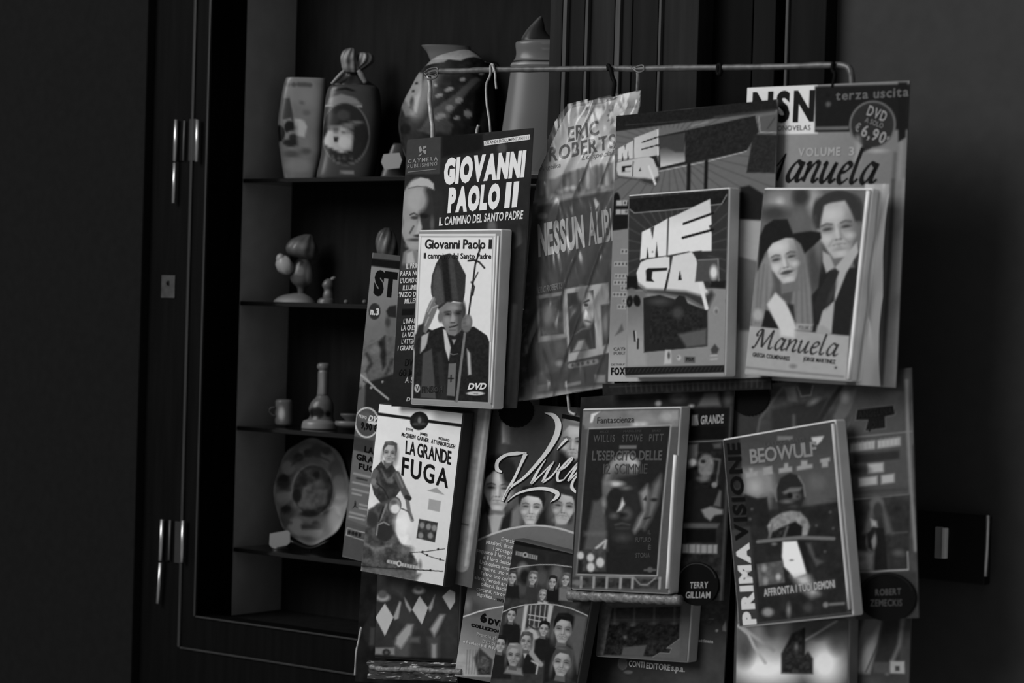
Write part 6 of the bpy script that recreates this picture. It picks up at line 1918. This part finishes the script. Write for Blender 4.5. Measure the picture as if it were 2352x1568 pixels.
def dr(a):
    a.noise(8, 150, 3)
    a.poly([(630, 270), (870, 300), (800, 520), (650, 430)], 60, 12); a.poly([(760, 560), (900, 700), (980, 900), (900, 1000), (740, 760)], 46, 10); a.poly([(690, 1060), (900, 1000), (880, 1270), (700, 1270)], 62, 12); a.poly([(1100, 1000), (1250, 980), (1250, 1280), (1140, 1280)], 56, 10)
    for pg in ([(570, 594), (682, 765), (576, 1002), (452, 775)], [(1010, 494), (1114, 640), (1040, 848), (920, 666)], [(1380, 412), (1446, 450), (1444, 560), (1384, 664), (1290, 500)]): a.poly(pg, 150, 1.5)
    a.poly([(760, 560), (780, 580), (745, 780), (700, 800), (682, 760)], 128, 4); a.poly([(815, 510), (840, 540), (915, 670), (890, 700), (840, 620)], 124, 4); a.poly([(1200, 480), (1170, 640), (1140, 690), (1114, 640)], 124, 4)
    a.ell(545, 520, 90, 50, 128, 6); a.ell(540, 480, 60, 50, 70, 6); a.ell(1000, 430, 70, 44, 128, 6); a.ell(1000, 395, 44, 36, 60, 6)
    a.poly([(720, 1010), (860, 850), (930, 850), (900, 980), (780, 1150), (710, 1100)], 128, 8); a.poly([(1140, 900), (1260, 720), (1320, 720), (1240, 900), (1190, 990)], 128, 8)
    a.poly([(450, 1150), (700, 1140), (700, 1230), (450, 1230)], 104, 5); a.ell(595, 1205, 50, 44, 30, 4); a.ell(595, 1205, 22, 20, 70, 4); a.rect(1160, 1080, 1215, 1270, 116, 6); a.rect(880, 1000, 1010, 1070, 70, 8); a.rect(430, 1250, 1420, 1290, 10, 6)


dvd(P10, [(872, 1128), (1064, 1136), (1048, 1516), (862, 1512)], -.0155, 38, dr, Z_RANG, None, .0155, 60)
sF = Sheet([(822, 1380), (1060, 1390), (1058, 1560), (806, 1560)], -.0145)
film('plastic_sleeve', sF, P10, 0.0, .006, CLEAR2, 22, 8, 50, u0=.16, u1=1.0, v0=.76, v1=1, stretch=.5)
tube_obj('sleeve_edge', RW([(830, 1440), (824, 1470), (818, 1500), (815, 1550)], -.011), .0011, grey_mat(150), P10, 8, .2)  # clear sleeve edge; pale tone carries its reflected streak
tube_obj('sleeve_edge', RW([(850, 1530), (880, 1536), (930, 1536), (1000, 1540), (1060, 1542)], -.011), .0026, plain('crimped_plastic', .16, .3, .5), P10, 8, .25)
b = slab('bottom_label', Sheet([(872, 1519), (1036, 1520), (1034, 1532), (872, 1530)], -.0150), P10, .002, BLACK)

# ------------------------------------------------------------------ 11: crowd photo pack
q = [(1385, 1150), (1685, 1150), (1660, 1640), (1352, 1640)]
P11 = pack('lowest middle pack with dark crowd photo DVD above white publisher lettering', q, -.034)


def dr(a):
    a.grad((500, 1100), 34, (1700, 1100), 50, None); a.noise(6, 200, 2); a.noise(14, 40, 5, [(1600, 300), (2080, 300), (2060, 620), (1600, 620)])
    a.ell(740, 1135, 64, 82, 84, 1.5); a.ell(740, 1135, 58, 76, 64, 1.5); a.ell(815, 1245, 60, 22, 76, 2); a.line([(1640, 580), (1720, 610), (1690, 690)], 8, 100, 2); a.line([(1850, 545), (1910, 545)], 10, 92, 2); a.ell(1950, 690, 18, 18, 130, 2); a.poly([(2020, 640), (2060, 560), (2065, 700), (2020, 690)], 110, 3)


def le(L):
    L.text('CONTI', 824, 1170, 1030, 1184, 80, 156, 'b', track=.06); L.text('EDITORE', 1054, 1192, 1364, 1214, 80, 156, 'b', track=.06); L.text('s.p.a.', 1380, 1214, 1552, 1228, 86, 156, 'b', track=.06)
    L.text('settimana', 1712, 838, 1908, 850, 46, 140, 'x')


card(P11, q, -.034, 40, dr, Z_CONTI, le)


def dr(a):
    a.line([(545, 350), (430, 1010)], 70, 78, 4); a.noise(20, 50, 3, [(480, 340), (600, 340), (480, 1020), (380, 1020)])
    PH = [(590, 400), (1480, 380), (1462, 800), (1440, 1060), (470, 1020)]
    a.poly(PH, 22, 3); a.noise(20, 50, 4, PH); a.noise(16, 24, 6, PH); a.poly([(590, 400), (1480, 390), (1470, 600), (560, 600)], 40, 12, .7)
    for x in (625, 878, 1138, 1402): a.line([(x, 380), (x - 6, 600)], 22, 62, 5); a.ell(x - 10, 600, 40, 18, 66, 8)
    a.line([(570, 550), (1480, 545)], 10, 56, 4); a.line([(570, 572), (1480, 568)], 6, 46, 3)
    a.poly([(730, 920), (1040, 890), (990, 1050), (700, 1030)], 66, 4); a.poly([(1300, 940), (1480, 800), (1470, 1070), (1120, 1055), (1220, 995), (1340, 1000), (1370, 945)], 74, 3); a.line([(1120, 1055), (1215, 995), (1340, 1005), (1366, 940), (1300, 935), (1470, 810)], 8, 110, 2)
    a.ell(855, 630, 26, 12, 84, 5); a.ell(755, 785, 20, 20, 84, 6)


dvd(P11, [(1398, 1150), (1602, 1150), (1580, 1520), (1366, 1504)], -.0175, 70, dr, Z_CONTI, None, .0155, 150)

# ------------------------------------------------------------------ 12: lowest right pack
GAIN = 1.12
q = [(1690, 1240), (2100, 1240), (2082, 1650), (1685, 1660)]
P12 = pack('lowest right pack with bright white burst cover under the sword DVD', q, -.020)


def dr(a):
    a.noise(10, 150, 2); a.poly([(1150, 1020), (1240, 1020), (1210, 1480), (1140, 1480)], 30, 6); a.poly([(1330, 1000), (1480, 1000), (1440, 1200), (1360, 1480), (1200, 1480), (1250, 1250)], 84, 8); a.poly([(1440, 1100), (1420, 1250), (1350, 1480), (1240, 1480), (1300, 1300)], 124, 14); a.poly([(1480, 1000), (1600, 1000), (1600, 1380), (1480, 1440), (1400, 1380)], 36, 8); a.line([(1480, 1020), (1430, 1240), (1330, 1470)], 10, 50, 4); a.line([(1640, 1000), (1600, 1250), (1500, 1480)], 30, 90, 8); a.rect(1525, 1380, 1640, 1480, 130, 4); a.rect(1565, 1420, 1600, 1460, 50, 3); a.rect(1390, 1390, 1520, 1480, 60, 6)


card(P12, q, -.020, 50, dr, Z_BEO2)


def dr(a):
    a.noise(12, 150, 3); a.ell(480, 1350, 200, 260, 130, 60, 0, .8); a.ell(450, 1450, 260, 120, 196, 40); a.ell(960, 1400, 140, 180, 190, 40); a.ell(560, 1180, 60, 160, 150, 30, 20, .8); a.ell(900, 1130, 80, 60, 60, 20); a.ell(1060, 1200, 60, 90, 70, 24); a.ell(270, 1280, 70, 120, 62, 26)
    a.line([(210, 1080), (300, 1150), (350, 1260), (450, 1400)], 26, 142, 5); a.line([(230, 1080), (360, 1180), (520, 1290)], 30, 126, 6); a.line([(1060, 1040), (900, 1140), (800, 1200)], 18, 124, 5)
    a.poly([(590, 1490), (590, 1320), (640, 1230), (680, 1150), (740, 1120), (790, 1100), (785, 1230), (780, 1340), (820, 1300), (860, 1360), (860, 1490)], 32, 6); a.noise(24, 30, 6, [(590, 1490), (640, 1230), (740, 1120), (790, 1230), (860, 1490)]); a.line([(782, 1110), (778, 1330)], 22, 24, 3); a.ell(720, 1260, 16, 30, 92, 6)


dvd(P12, [(1695, 1245), (1952, 1238), (1944, 1650), (1690, 1658)], -.003, 72, dr, Z_BEO2, None, .0155, 96)
